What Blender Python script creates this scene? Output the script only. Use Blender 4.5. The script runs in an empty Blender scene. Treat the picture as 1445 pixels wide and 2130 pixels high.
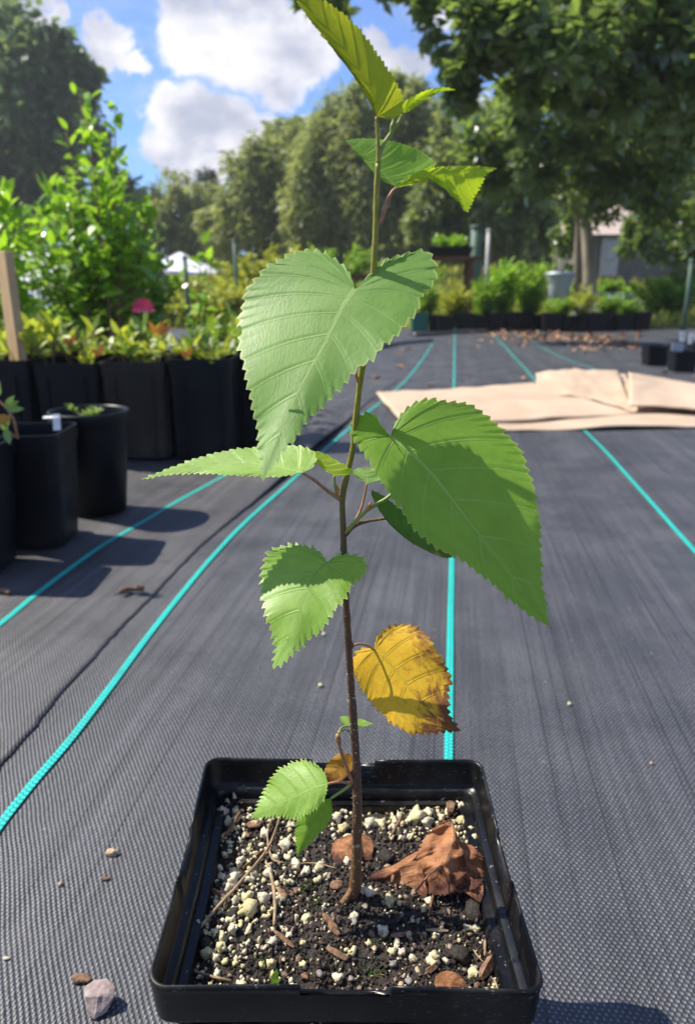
import bpy, math, random
import numpy as np
from mathutils import Vector, noise
R = math.radians
random.seed(7); rng = np.random.default_rng(7)
S = bpy.context.scene
COL = S.collection

# ---------------------------------------------------------------- camera, sky, sun, exposure
F, PITCH, CH = 1538.0, R(16.8), 0.33
cd = bpy.data.cameras.new("camera"); cam = bpy.data.objects.new("camera", cd); COL.objects.link(cam)
cam.location = (0, 0, CH); cam.rotation_euler = (R(90) - PITCH, 0, 0)
cd.sensor_fit = 'VERTICAL'; cd.sensor_height = 36; cd.sensor_width = 36
cd.lens = F / 2130 * 36; cd.clip_start = 0.01; cd.clip_end = 500
cd.dof.use_dof = True; cd.dof.focus_distance = 0.262; cd.dof.aperture_fstop = 15.5
S.camera = cam
SUN = Vector((-0.76, 0.25, 1.0)).normalized()
sd = bpy.data.lights.new("sun", 'SUN'); so = bpy.data.objects.new("sun", sd); COL.objects.link(so)
sd.energy = 4.6; sd.angle = R(0.53); sd.color = (1.0, 0.93, 0.80)
so.rotation_euler = (-SUN).to_track_quat('-Z', 'Y').to_euler()
S.view_settings.view_transform = 'Standard'; S.view_settings.look = 'None'
S.view_settings.exposure = 0.88; S.view_settings.gamma = 1
S.render.resolution_x = 694; S.render.resolution_y = 1024

def ray(x, y):
    a = (x - 722.5) / F; b = (1065 - y) / F
    return Vector((a, math.cos(PITCH) + b * math.sin(PITCH), -math.sin(PITCH) + b * math.cos(PITCH)))
def at(x, y, Y):
    d = ray(x, y); t = Y / d.y
    return Vector((d.x * t, Y, CH + d.z * t))
def onz(x, y, z=0.0):
    d = ray(x, y); t = (z - CH) / d.z
    return Vector((d.x * t, d.y * t, z))

# ---------------------------------------------------------------- node helper
class NT:
    def __init__(s, tree): s.t = tree; s.n = tree.nodes; s.l = tree.links
    def new(s, typ, ins=None, **kw):
        nd = s.n.new(typ)
        for k, v in kw.items(): setattr(nd, k, v)
        if ins:
            for k, v in ins.items():
                sock = nd.inputs[k]
                if isinstance(v, bpy.types.NodeSocket): s.l.new(v, sock)
                else: sock.default_value = v
        return nd
    def m(s, op, a, b=None, c=None, clamp=False):
        ins = {0: a}
        if b is not None: ins[1] = b
        if c is not None: ins[2] = c
        return s.new('ShaderNodeMath', ins, operation=op, use_clamp=clamp).outputs[0]
    def mix(s, f, a, b, mode='MIX'):
        nd = s.new('ShaderNodeMix', None, data_type='RGBA', blend_type=mode)
        for i, v in ((0, f), (6, a), (7, b)):
            if isinstance(v, bpy.types.NodeSocket): s.l.new(v, nd.inputs[i])
            else: nd.inputs[i].default_value = v if i == 0 else (tuple(v) + (1,) if len(v) == 3 else v)
        return nd.outputs[2]
    def ramp(s, f, lo, hi, a=0.0, b=1.0, smooth=True):
        return s.new('ShaderNodeMapRange', {0: f, 1: lo, 2: hi, 3: a, 4: b},
                     interpolation_type='SMOOTHSTEP' if smooth else 'LINEAR').outputs[0]
    def noise(s, vec, scale, detail=3, rough=0.5, dist=0.0):
        ins = {'Scale': scale, 'Detail': detail, 'Roughness': rough, 'Distortion': dist}
        if vec is not None: ins['Vector'] = vec
        return s.new('ShaderNodeTexNoise', ins)
    def scale(s, vec, sc, rot=(0, 0, 0)):
        nd = s.new('ShaderNodeMapping', {'Vector': vec})
        nd.inputs['Scale'].default_value = sc; nd.inputs['Rotation'].default_value = rot
        return nd.outputs[0]

# world ------------------------------------------------------------
W = bpy.data.worlds.new("World"); S.world = W; W.use_nodes = True
w = NT(W.node_tree); w.n.clear()
wo = w.new('ShaderNodeOutputWorld'); bg = w.new('ShaderNodeBackground'); bg.inputs[1].default_value = 0.10
sky = w.new('ShaderNodeTexSky', None, sky_type='NISHITA', sun_disc=False)
sky.sun_elevation = math.asin(SUN.z); sky.sun_rotation = math.atan2(SUN.x, SUN.y)
sky.air_density = 1.0; sky.dust_density = 0.4; sky.ozone_density = 2.5
tc = w.new('ShaderNodeTexCoord').outputs['Generated']
nz1 = w.noise(tc, 5.0, 6, 0.6).outputs['Color']
off = w.new('ShaderNodeVectorMath', {0: nz1, 1: (0.5, 0.5, 0.5)}, operation='SUBTRACT').outputs[0]
off = w.new('ShaderNodeVectorMath', {0: off, 3: 0.22}, operation='SCALE').outputs[0]
dv = w.new('ShaderNodeVectorMath', {0: tc, 1: off}, operation='ADD').outputs[0]
dv = w.new('ShaderNodeVectorMath', {0: dv}, operation='NORMALIZE').outputs[0]
acc = None; low = None
CL = [(430, 70, 125), (540, 120, 115), (560, 20, 130), (400, -60, 120), (620, 90, 95), (235, 95, 62), (300, 130, 40), (360, 235, 75), (460, 285, 115), (350, 335, 85),
      (560, 300, 100), (640, 245, 45), (380, 380, 90), (30, 15, 75), (95, 85, 55), (-60, 60, 110), (835, 120, 80), (780, 95, 60), (1000, 250, 80), (1250, 190, 60), (900, -60, 90)]
for cx, cy, rr in CL:
    d = ray(cx, cy).normalized()
    dt = w.new('ShaderNodeVectorMath', {0: dv, 1: tuple(d)}, operation='DOT_PRODUCT').outputs['Value']
    ra = rr / F * math.cos(math.atan((1065 - cy) / F)) ** 1.3
    mk = w.ramp(dt, math.cos(ra * 1.0), math.cos(ra * 0.35))
    acc = mk if acc is None else w.m('MAXIMUM', acc, mk)
gen = w.ramp(w.noise(w.scale(tc, (1, 1, 2.2)), 2.6, 7, 0.6).outputs[0], 0.50, 0.62)
upz = w.new('ShaderNodeSeparateXYZ', {0: tc}).outputs
fy = w.ramp(upz[1], 0.3, 0.7, 1.0, 0.0)
acc = w.m('MAXIMUM', acc, w.m('MULTIPLY', gen, fy))
fine = w.noise(tc, 11.0, 6, 0.6).outputs[0]
acc = w.ramp(w.m('ADD', acc, w.m('MULTIPLY', w.m('SUBTRACT', fine, 0.46), 1.5)), 0.20, 0.92)
wisp = w.m('MULTIPLY', w.ramp(w.noise(w.scale(tc, (1, 1, 2)), 5.5, 8, 0.65).outputs[0], 0.44, 0.74), 0.40)
acc = w.m('MAXIMUM', acc, wisp)
cshade = w.ramp(w.noise(w.scale(tc, (1, 1, 1.6)), 7.5, 5, 0.55).outputs[0], 0.36, 0.62)
cc = w.mix(cshade, (2.9, 3.1, 3.9), (5.9, 5.8, 6.1))
hz = w.ramp(upz[2], -0.02, 0.02)
skc = w.mix(1.0, sky.outputs[0], (0.49, 0.69, 1.04), 'MULTIPLY')
skc = w.mix(acc, skc, cc)
w.l.new(skc, bg.inputs[0]); w.l.new(bg.outputs[0], wo.inputs[0])

# ---------------------------------------------------------------- materials
def mat(name):
    m = bpy.data.materials.new(name); m.use_nodes = True
    t = NT(m.node_tree); t.n.clear()
    o = t.new('ShaderNodeOutputMaterial'); p = t.new('ShaderNodeBsdfPrincipled')
    t.l.new(p.outputs[0], o.inputs[0])
    return m, t, p, o
def setp(t, p, **kw):
    nm = {'col': 'Base Color', 'rough': 'Roughness', 'spec': 'Specular IOR Level', 'metal': 'Metallic', 'normal': 'Normal', 'coat': 'Coat Weight', 'coatr': 'Coat Roughness', 'sheen': 'Sheen Weight'}
    for k, v in kw.items():
        s = p.inputs[nm[k]]
        if isinstance(v, bpy.types.NodeSocket): t.l.new(v, s)
        else: s.default_value = tuple(v) + (1,) if k == 'col' and len(v) == 3 else v
def bump(t, h, dist, strength=1.0):
    return t.new('ShaderNodeBump', {'Height': h, 'Distance': dist, 'Strength': strength}).outputs[0]
def objc(t): return t.new('ShaderNodeTexCoord').outputs['Object']
def geo(t): return t.new('ShaderNodeNewGeometry').outputs
M = {}
def simple(name, c1, c2, scale, rough=0.6, spec=0.4, bdist=0.0, metal=0, detail=4, stretch=(1, 1, 1), rough2=None):
    m, t, p, o = mat(name); oc = t.scale(objc(t), stretch)
    n = t.noise(oc, scale, detail, 0.6).outputs[0]
    col = t.mix(t.ramp(n, 0.3, 0.7), c1, c2)
    isl = geo(t)['Random Per Island']
    col = t.mix(1.0, col, t.new('ShaderNodeCombineColor', {0: t.ramp(isl, 0, 1, 0.82, 1.12), 1: t.ramp(isl, 0, 1, 0.82, 1.12), 2: t.ramp(isl, 0, 1, 0.82, 1.12)}).outputs[0], 'MULTIPLY')
    setp(t, p, col=col, rough=rough if rough2 is None else t.ramp(n, .3, .7, rough, rough2), spec=spec, metal=metal)
    if bdist: setp(t, p, normal=bump(t, n, bdist))
    M[name] = m; return m

# fabric directions: threads run 8 degrees to the right of the view
FA = R(8)
def fabric(name, base, hi, tint=0.0):
    m, t, p, o = mat(name)
    pos = geo(t)['Position']
    v = t.scale(pos, (1, 1, 1), (0, 0, FA))
    wob = t.noise(v, 7, 3).outputs['Color']
    wv = t.new('ShaderNodeVectorMath', {0: wob, 3: 0.010}, operation='SCALE').outputs[0]
    v2 = t.new('ShaderNodeVectorMath', {0: v, 1: wv}, operation='ADD').outputs[0]
    s = t.new('ShaderNodeSeparateXYZ', {0: v2}).outputs
    px = t.m('SINE', t.m('MULTIPLY', s[0], math.pi / 0.0016))
    py = t.m('SINE', t.m('MULTIPLY', s[1], math.pi / 0.0024))
    h = t.m('MULTIPLY', px, py)
    dot = t.ramp(h, 0.25, 0.9)
    sp = t.noise(t.scale(v, (520, 330, 1)), 1, 1).outputs[0]
    dot = t.m('MULTIPLY', dot, t.ramp(sp, 0.3, 0.7, 0.35, 1.25))
    streak = t.noise(t.scale(v, (140, 2.2, 1)), 1, 4, 0.65).outputs[0]
    streak2 = t.noise(t.scale(v, (22, 0.9, 1)), 1, 3, 0.6).outputs[0]
    dust = t.noise(v, 9, 5, 0.6).outputs[0]
    bright = t.m('MULTIPLY', t.ramp(streak, 0.3, 0.7, 0.8, 1.22), t.ramp(streak2, 0.3, 0.7, 0.85, 1.15))
    bright = t.m('MULTIPLY', bright, t.ramp(dust, 0.3, 0.7, 0.85, 1.15))
    col = t.mix(dot, base, hi)  # raised weave dots coloured lighter, their specular glint put into the colour
    col = t.mix(1.0, col, t.new('ShaderNodeCombineColor', {0: bright, 1: bright, 2: bright}).outputs[0], 'MULTIPLY')
    # dark warp gaps
    gx = t.ramp(t.noise(t.scale(v, (330, 0.8, 1)), 1, 1).outputs[0], 0.63, 0.70)
    col = t.mix(t.m('MULTIPLY', gx, 0.65), col, tuple(c * 0.3 for c in base))
    speck = t.new('ShaderNodeTexVoronoi', {'Vector': v, 'Scale': 34}).outputs['Distance']
    speck = t.ramp(speck, 0.055, 0.03)
    col = t.mix(t.m('MULTIPLY', speck, 0.7), col, (0.22, 0.18, 0.13))
    dirt = t.ramp(t.noise(t.scale(v, (1, .6, 1)), 5, 7, 0.72).outputs[0], 0.56, 0.74)
    col = t.mix(t.m('MULTIPLY', dirt, 0.30), col, (0.17, 0.155, 0.14))
    bmp = t.m('ADD', h, t.m('MULTIPLY', streak, 1.2))
    setp(t, p, col=col, rough=t.ramp(dust, .3, .7, 0.42, 0.6), spec=0.55, normal=bump(t, bmp, 0.00045, 0.8))
    M[name] = m
fabric('fabric_main', (0.036, 0.0375, 0.043), (0.19, 0.193, 0.208))
fabric('fabric_side', (0.040, 0.040, 0.044), (0.20, 0.196, 0.196))

def ribbonmat():
    m, t, p, o = mat('teal_yarn')
    uv = t.new('ShaderNodeUVMap').outputs[0]
    s = t.new('ShaderNodeSeparateXYZ', {0: uv}).outputs
    side = t.m('GREATER_THAN', s[0], 0.5)
    y = t.m('ADD', t.m('MULTIPLY', s[1], 1.0), t.m('MULTIPLY', side, 0.5))
    fr = t.m('ABSOLUTE', t.m('SUBTRACT', t.m('FRACT', y), 0.5))
    xx = t.m('ABSOLUTE', t.m('SUBTRACT', t.m('FRACT', t.m('MULTIPLY', s[0], 2)), 0.5))
    d = t.m('ADD', t.m('POWER', t.m('MULTIPLY', fr, 2.3), 3), t.m('POWER', t.m('MULTIPLY', xx, 2.0), 4))
    on = t.ramp(d, 1.0, 0.6)
    n = t.noise(geo(t)['Position'], 160, 3).outputs[0]
    c = t.mix(n, (0.012, 0.46, 0.40), (0.03, 0.62, 0.54))
    col = t.mix(on, (0.01, 0.15, 0.135), c)
    col = t.mix(t.ramp(t.noise(geo(t)['Position'], 26, 5, .7).outputs[0], .5, .75, 0, .45), col, (0.06, 0.16, 0.15))
    setp(t, p, col=col, rough=0.5, spec=0.4, normal=bump(t, on, 0.0006))
    M['teal'] = m
ribbonmat()

def plastic(name, c, rough, dust=0.25, spec=0.5, dcol=(0.16, 0.14, 0.11), sc=60):
    m, t, p, o = mat(name); oc = objc(t)
    n = t.noise(oc, sc, 6, 0.65).outputs[0]
    n2 = t.noise(t.scale(oc, (1, 1, 0.25)), sc * 2.5, 4, 0.6).outputs[0]
    dm = t.m('MULTIPLY', t.ramp(n, 0.42, 0.75), dust)
    scr = t.ramp(t.noise(t.scale(oc, (1, 1, 6)), sc * 9, 2).outputs[0], 0.66, 0.74)
    col = t.mix(dm, c, dcol)
    col = t.mix(t.m('MULTIPLY', scr, 0.45 if name == 'pot_black' else .05), col, (0.3, 0.29, 0.27))
    setp(t, p, col=col, rough=t.ramp(n, 0.3, 0.75, rough, rough + 0.25), spec=spec * (.45 if name in ('pot_far', 'pot_brown') else 1), normal=bump(t, n2, 0.0004, 0.25))
    M[name] = m
plastic('pot_black', (0.004, 0.0045, 0.0055), 0.27, 0.14, 0.3, sc=45)
plastic('pot_far', (0.004, 0.005, 0.008), 0.34, 0.06, sc=12)
plastic('pot_brown', (0.02, 0.017, 0.015), 0.5, 0.2, sc=12)
plastic('green_plastic', (0.01, 0.12, 0.08), 0.4, 0.2, sc=12)

def leafmat(name, col, col2, trans, tcol, vein, edge, NV=10, spec=0.5, rough=0.38, coat=0.0, vstr=0.55, brown=0.0, vb=0.00022, bsc=1.0, edgew=0.5, brcol=(0.16, 0.055, 0.02)):
    m, t, p, o = mat(name)
    uv = t.new('ShaderNodeUVMap').outputs[0]
    s = t.new('ShaderNodeSeparateXYZ', {0: uv}).outputs
    tt = s[0]; a = t.m('ABSOLUTE', t.m('MULTIPLY', t.m('SUBTRACT', s[1], 0.5), 2))
    x = t.m('MULTIPLY', tt, NV)
    dx = t.m('ABSOLUTE', t.m('SUBTRACT', t.m('FRACT', t.m('ADD', x, 0.5)), 0.5))
    v1 = t.ramp(dx, 0.012, 0.05, 1, 0)
    mid = t.m('LESS_THAN', a, t.ramp(tt, 0.0, 1.0, 0.036, 0.020, False)); mid = t.m('MULTIPLY', mid, 1.0)
    v1 = t.m('MULTIPLY', v1, t.ramp(a, 0.1, 1.0, 0.75, 0.25)); vv = t.m('MAXIMUM', v1, mid)
    uvn = t.new('ShaderNodeVectorMath', {0: uv, 1: t.new('ShaderNodeVectorMath', {0: t.noise(uv, 14, 2).outputs['Color'], 3: 0.02}, operation='SCALE').outputs[0]}, operation='ADD').outputs[0]
    ter = t.new('ShaderNodeTexVoronoi', {'Vector': t.scale(uvn, (NV * 1.7 * bsc, 46 * bsc, 1)), 'Scale': 1.0}, feature='DISTANCE_TO_EDGE').outputs[0]
    v3 = t.ramp(ter, 0.0, 0.13, 1, 0)
    bl = t.noise(t.scale(uv, (1, 0.7, 1)), 5, 4, 0.6).outputs[0]
    fn = t.noise(uv, 260, 2, 0.6).outputs[0]
    c = t.mix(t.ramp(bl, 0.3, 0.7), col, col2)
    c = t.mix(t.m('MULTIPLY', v3, vstr * 0.16), c, vein)
    c = t.mix(t.m('MULTIPLY', vv, vstr), c, vein)
    c = t.mix(t.m('MULTIPLY', t.ramp(a, 0.965, 0.995), edgew * 1.6), c, edge)
    fleck = t.ramp(t.noise(t.scale(uv, (1, .8, 1)), 58, 3, .6).outputs[0], .70, .76)
    c = t.mix(t.m('MULTIPLY', fleck, .35), c, tuple(q * .45 + .05 for q in col))
    patch = t.ramp(t.noise(t.scale(uv, (1, .7, 1)), 16, 4, .65).outputs[0], .35, .7)
    c = t.mix(t.m('MULTIPLY', patch, .22), c, tuple(q * 1.45 for q in col2))
    puck = t.noise(t.scale(uv, (1.6, 1, 1)), 24, 3, .5).outputs[0]
    tc_ = tcol
    if brown > 0:
        bn = t.noise(t.scale(uv, (1.0, 0.8, 1)), 6.5, 6, 0.7).outputs[0]
        msk = t.m('ADD', bn, t.ramp(tt, 0.55, 1.0, 0, 0.36))
        msk = t.m('ADD', msk, t.m('MULTIPLY', t.ramp(a, 0.78, 1.0), 0.12))
        msk = t.m('ADD', msk, t.ramp(s[1], 0.45, 0.95, -0.05, 0.09))
        bm = t.m('MULTIPLY', t.ramp(msk, 0.60, 0.80), brown)
        fb = t.noise(t.scale(uv, (1, .8, 1)), 22, 5, .7).outputs[0]
        lt = t.m('MULTIPLY', t.ramp(t.m('ADD', msk, t.m('MULTIPLY', t.m('SUBTRACT', fb, .5), .9)), 0.52, 0.72), brown * .75)
        c = t.mix(lt, c, tuple(min(1, q * 1.0 + r_ * .35) for q, r_ in zip(brcol, col)))
        sp = t.ramp(t.noise(uv, 45, 3, 0.7).outputs[0], 0.62, 0.72)
        bm = t.m('MAXIMUM', bm, t.m('MULTIPLY', sp, brown * 0.7))
        c = t.mix(bm, c, brcol)
        tc_ = t.mix(bm, tcol, tuple(q * 0.6 for q in brcol))
    h = t.m('ADD', t.m('MULTIPLY', vv, -1.0), t.m('ADD', t.m('MULTIPLY', v3, -0.12), t.m('ADD', t.m('MULTIPLY', puck, .45), t.m('MULTIPLY', fn, 0.22))))
    nrm = bump(t, h, vb, 0.8)
    setp(t, p, col=c, rough=t.ramp(bl, .3, .7, rough, rough + .12), spec=spec, normal=nrm, coat=coat, coatr=0.3)
    tr = t.new('ShaderNodeBsdfTranslucent', {'Normal': nrm})
    if isinstance(tc_, tuple): tr.inputs[0].default_value = tc_ + (1,)
    else: t.l.new(tc_, tr.inputs[0])
    trm = t.m('SUBTRACT', trans, t.m('MULTIPLY', vv, trans * 0.35))
    mx = t.new('ShaderNodeMixShader', {0: trm, 1: p.outputs[0], 2: tr.outputs[0]})
    t.l.new(mx.outputs[0], o.inputs[0])
    M[name] = m

def foliage(name, c1, c2, c3, trans=0.3, tcol=(0.2, 0.4, 0.03), rough=0.45, spec=0.5):
    m, t, p, o = mat(name)
    isl = geo(t)['Random Per Island']
    n = t.noise(objc(t), 1.7, 3).outputs[0]
    k = t.m('ADD', t.m('MULTIPLY', isl, 0.6), t.m('MULTIPLY', n, 0.5))
    c = t.mix(t.ramp(k, 0.2, 0.6), c1, c2); c = t.mix(t.ramp(k, 0.65, 1.0), c, c3)
    setp(t, p, col=c, rough=rough, spec=spec)
    tr = t.new('ShaderNodeBsdfTranslucent'); tr.inputs[0].default_value = tuple(tcol) + (1,)
    mx = t.new('ShaderNodeMixShader', {0: trans, 1: p.outputs[0], 2: tr.outputs[0]})
    t.l.new(mx.outputs[0], o.inputs[0]); M[name] = m

# ---------------------------------------------------------------- objects
def tag(o, label, cat, group=None, kind=None):
    o['label'] = label
    if cat: o['category'] = cat
    if group: o['group'] = group
    if kind: o['kind'] = kind
    return o
def empty(name, loc, label, cat, group=None, rz=0):
    o = bpy.data.objects.new(name, None); COL.objects.link(o); o.location = loc; o.rotation_euler = (0, 0, rz)
    o.empty_display_size = 0.02
    return tag(o, label, cat, group)
def link(name, me, m=None, parent=None, smooth=True):
    o = bpy.data.objects.new(name, me); COL.objects.link(o)
    if m is not None: me.materials.append(M[m] if isinstance(m, str) else m)
    if smooth:
        me.polygons.foreach_set('use_smooth', [True] * len(me.polygons))
    if parent is not None:
        o.parent = parent
        if parent.location.length > 0 and not getattr(me, '_local', False):
            pass
    return o
def mesh(name, vs, fs, m=None, parent=None, smooth=True, uvs=None, local=True):
    """vs in parent space when local, else world (parent location subtracted)"""
    me = bpy.data.meshes.new(name)
    if parent is not None and not local:
        q = parent.location; a = parent
        off = Vector(q)
        while a.parent is not None:
            a = a.parent; off += a.location
        vs = [Vector(v) - off for v in vs]
    me.from_pydata([tuple(v) for v in vs], [], fs); me.update()
    if uvs is not None:
        ul = me.uv_layers.new(name='UVMap')
        li = np.zeros(len(me.loops), dtype=np.int32); me.loops.foreach_get('vertex_index', li)
        ul.data.foreach_set('uv', np.asarray(uvs, dtype=np.float32)[li].ravel())
    return link(name, me, m, parent, smooth)
def mesh_np(name, V, k, m, parent=None, smooth=False):
    """V: (n*k,3) array, one k-gon per k verts"""
    n = len(V) // k
    me = bpy.data.meshes.new(name)
    me.vertices.add(n * k); me.vertices.foreach_set('co', V.astype(np.float32).ravel())
    me.loops.add(n * k); me.loops.foreach_set('vertex_index', np.arange(n * k, dtype=np.int32))
    me.polygons.add(n); me.polygons.foreach_set('loop_start', np.arange(0, n * k, k, dtype=np.int32))
    me.update(calc_edges=True); me.validate()
    return link(name, me, m, parent, smooth)
class MB:
    def __init__(s): s.v = []; s.f = []
    def add(s, vs, fs):
        b = len(s.v); s.v += [Vector(v) for v in vs]; s.f += [tuple(i + b for i in f) for f in fs]
    def box(s, c, sz, rz=0, rx=0, ry=0, tap=1.0):
        from mathutils import Euler
        e = Euler((rx, ry, rz)).to_matrix(); c = Vector(c); vs = []
        for z in (-.5, .5):
            k = tap if z > 0 else 1
            for x, y in ((-.5, -.5), (.5, -.5), (.5, .5), (-.5, .5)):
                vs.append(c + e @ Vector((x * sz[0] * k, y * sz[1] * k, z * sz[2])))
        s.add(vs, [(3, 2, 1, 0), (4, 5, 6, 7), (0, 1, 5, 4), (1, 2, 6, 5), (2, 3, 7, 6), (3, 0, 4, 7)])
    def tube(s, pts, rad, n=8, cap=True):
        pts = [Vector(p) for p in pts]; rings = []
        up = Vector((0.31, 0.2, 0.93))
        for i, p in enumerate(pts):
            d = (pts[min(i + 1, len(pts) - 1)] - pts[max(i - 1, 0)])
            d = d.normalized() if d.length > 1e-9 else Vector((0, 0, 1))
            if i == 0:
                a = d.cross(Vector((0, 1, 0.1))); a = a.normalized() if a.length > .05 else d.cross(Vector((1, 0, 0))).normalized()
            else:
                a = (a - d * a.dot(d)).normalized()
            b = d.cross(a); r = rad[i] if isinstance(rad, (list, tuple)) else rad
            rings.append([p + (a * math.cos(2 * math.pi * k / n) + b * math.sin(2 * math.pi * k / n)) * r for k in range(n)])
        base = 0; vs = [v for rg in rings for v in rg]; fs = []
        for i in range(len(rings) - 1):
            for k in range(n):
                fs.append((i * n + k, i * n + (k + 1) % n, (i + 1) * n + (k + 1) % n, (i + 1) * n + k))
        if cap: fs += [tuple(range(n))[::-1], tuple((len(rings) - 1) * n + k for k in range(n))]
        s.add(vs, fs)
    def lathe(s, c, prof, n=28, closed=False):
        c = Vector(c); vs = []; fs = []
        for r, z in prof:
            for k in range(n): vs.append(c + Vector((r * math.cos(2 * math.pi * k / n), r * math.sin(2 * math.pi * k / n), z)))
        for i in range(len(prof) - 1):
            for k in range(n): fs.append((i * n + k, i * n + (k + 1) % n, (i + 1) * n + (k + 1) % n, (i + 1) * n + k))
        s.add(vs, fs)
    def build(s, name, m, parent=None, smooth=True, local=True):
        return mesh(name, s.v, s.f, m, parent, smooth, None, local)
def crom(pts, n):
    """resample a 2D/3D polyline with Catmull-Rom, n+1 points by arc length"""
    P = np.array([tuple(p) for p in pts], float)
    if len(P) == 2:
        dense = P[0] + (P[1] - P[0]) * np.linspace(0, 1, 60)[:, None]
    else:
        Q = np.vstack([2 * P[0] - P[1], P, 2 * P[-1] - P[-2]]); out = []
        for i in range(1, len(Q) - 2):
            t = np.linspace(0, 1, 24, endpoint=False)[:, None]
            p0, p1, p2, p3 = Q[i - 1], Q[i], Q[i + 1], Q[i + 2]
            out.append(0.5 * ((2 * p1) + (-p0 + p2) * t + (2 * p0 - 5 * p1 + 4 * p2 - p3) * t ** 2 + (-p0 + 3 * p1 - 3 * p2 + p3) * t ** 3))
        out.append(P[-1:]); dense = np.vstack(out)
    d = np.r_[0, np.cumsum(np.linalg.norm(np.diff(dense, axis=0), axis=1))]
    u = np.linspace(0, d[-1], n + 1)
    return np.stack([np.interp(u, d, dense[:, k]) for k in range(P.shape[1])], 1)

# ================================================================= SETTING
def terrain_z(x, y):
    s = min(max((y - 7) / 16.0, 0), 1); s = s * s * (3 - 2 * s)
    return 0.85 * s - 0.012 + 0.03 * noise.noise(Vector((x * .6, y * .6, 0))) * min(1, max(0, (y - 6.5)))
def gridmesh(name, xs, ys, zf, m):
    vs = [(x, y, zf(x, y)) for y in ys for x in xs]; nx = len(xs)
    fs = [(j * nx + i, j * nx + i + 1, (j + 1) * nx + i + 1, (j + 1) * nx + i) for j in range(len(ys) - 1) for i in range(nx - 1)]
    return mesh(name, vs, fs, m)
m, t, p, o = mat('turf'); pos = geo(t)['Position']
n1 = t.noise(pos, 1.1, 5, 0.6).outputs[0]; n2 = t.noise(pos, 14, 4, 0.6).outputs[0]
c = t.mix(t.ramp(n1, .35, .65), (0.05, 0.085, 0.016), (0.14, 0.13, 0.035)); c = t.mix(t.ramp(n2, .4, .75), c, (0.07, 0.045, 0.025))
setp(t, p, col=c, rough=0.95, spec=0.1, normal=bump(t, n2, 0.03)); M['turf'] = m
g = gridmesh('ground', np.r_[np.linspace(-55, -25, 8), np.linspace(-22, 22, 60), np.linspace(25, 55, 8)], np.r_[np.linspace(-20, -2, 8), np.linspace(-1, 30, 60), np.linspace(33, 60, 10)], terrain_z, 'turf')
tag(g, 'grassy ground behind the weed fabric, rising to the trees', None, kind='structure')

def fz(x, y):
    k = min(1, max(0, (y - 0.33) / 0.35))
    return k * (0.006 * noise.noise(Vector((x * 2.2, y * 0.9, 3))) + 0.0022 * noise.noise(Vector((x * 14, y * 1.8, 5))))
ys = np.r_[np.linspace(-0.6, 0.2, 9), np.linspace(0.22, 3.2, 150), np.linspace(3.25, 6.5, 60)]
gc = gridmesh('ground_cloth', np.linspace(-3.2, 6.5, 300), ys, lambda x, y: fz(x, y) + 0.0, 'fabric_main')
tag(gc, 'black woven weed fabric covering the nursery yard', None, kind='structure')

seam_px = [(-150, 1790), (0, 1600), (60, 1530), (130, 1440), (185, 1380), (250, 1305), (310, 1245), (370, 1180), (440, 1115), (520, 1050), (600, 985), (660, 935), (720, 882), (770, 835), (830, 790)]
sp3 = [onz(*q) for q in seam_px]
se = crom([(q.x, q.y) for q in sp3], 260)
nx = 50; vs = []; fs = []
for j, (x, y) in enumerate(se):
    jit = 0.0018 * noise.noise(Vector((x * 120, y * 90, 1))) + 0.0008 * noise.noise(Vector((x * 500, y * 400, 1)))
    for i in range(nx + 1):
        u = (i / nx) ** 1.6
        xx = x + jit * (1 - u) - u * 2.4
        fold = 0.022 * math.exp(-((y - 1.55) / 0.28) ** 2) * math.exp(-((u * 2.4 - 0.03) / 0.045) ** 2)
        fold += 0.018 * math.exp(-((y - 1.95) / 0.22) ** 2) * math.exp(-((u * 2.4 - 0.09) / 0.05) ** 2)
        ed = 0.0012 if i == 0 else 0.0014
        vs.append((xx, y, fz(xx, y) + ed + fold + (0.0004 * math.exp(-(u * 60)))))
for j in range(len(se) - 1):
    for i in range(nx): fs.append((j * (nx + 1) + i, (j + 1) * (nx + 1) + i, (j + 1) * (nx + 1) + i + 1, j * (nx + 1) + i + 1))
sh = mesh('ground_sheet', vs, fs, 'fabric_side')
so_ = sh.modifiers.new('t', 'SOLIDIFY'); so_.thickness = 0.0008; so_.offset = -1
tag(sh, 'second sheet of weed fabric lapped over the first on the left', None, kind='structure')

def stripe(pxs, wd, zoff, world=None, pitch=0.0042):
    P3 = [onz(*q) for q in pxs] if world is None else [Vector(q) for q in world]
    c = crom([(q.x, q.y) for q in P3], 260); vs = []; uv = []; fs = []; L = 0
    for j in range(len(c)):
        d = c[min(j + 1, len(c) - 1)] - c[max(j - 1, 0)]; d = d / np.linalg.norm(d); nn = np.array([d[1], -d[0]])
        if j: L += np.linalg.norm(c[j] - c[j - 1])
        for i, q in enumerate((-1, -.5, 0, .5, 1)):
            pp = c[j] + nn * q * wd / 2
            vs.append((pp[0], pp[1], fz(*pp) + zoff + 0.0003 * (1 - q * q))); uv.append(((q + 1) / 2, L / pitch))
    for j in range(len(c) - 1):
        for i in range(4): fs.append((j * 5 + i, j * 5 + i + 1, (j + 1) * 5 + i + 1, (j + 1) * 5 + i))
    return mesh('teal_stripe', vs, fs, 'teal', gc, uvs=uv)
stripe([(-60, 1808), (0, 1720), (75, 1625), (149, 1538), (230, 1430), (311, 1318), (380, 1230), (448, 1150), (520, 1075), (600, 1003), (670, 940), (735, 885), (800, 830), (850, 785), (900, 715)], 0.0066, 0.0015)
stripe([(932, 1640), (932, 1580), (934, 1450), (936, 1300), (939, 1160), (941, 1000), (943, 850), (944, 780), (945, 700), (946, 682)], 0.0066, 0.0015)
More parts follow.
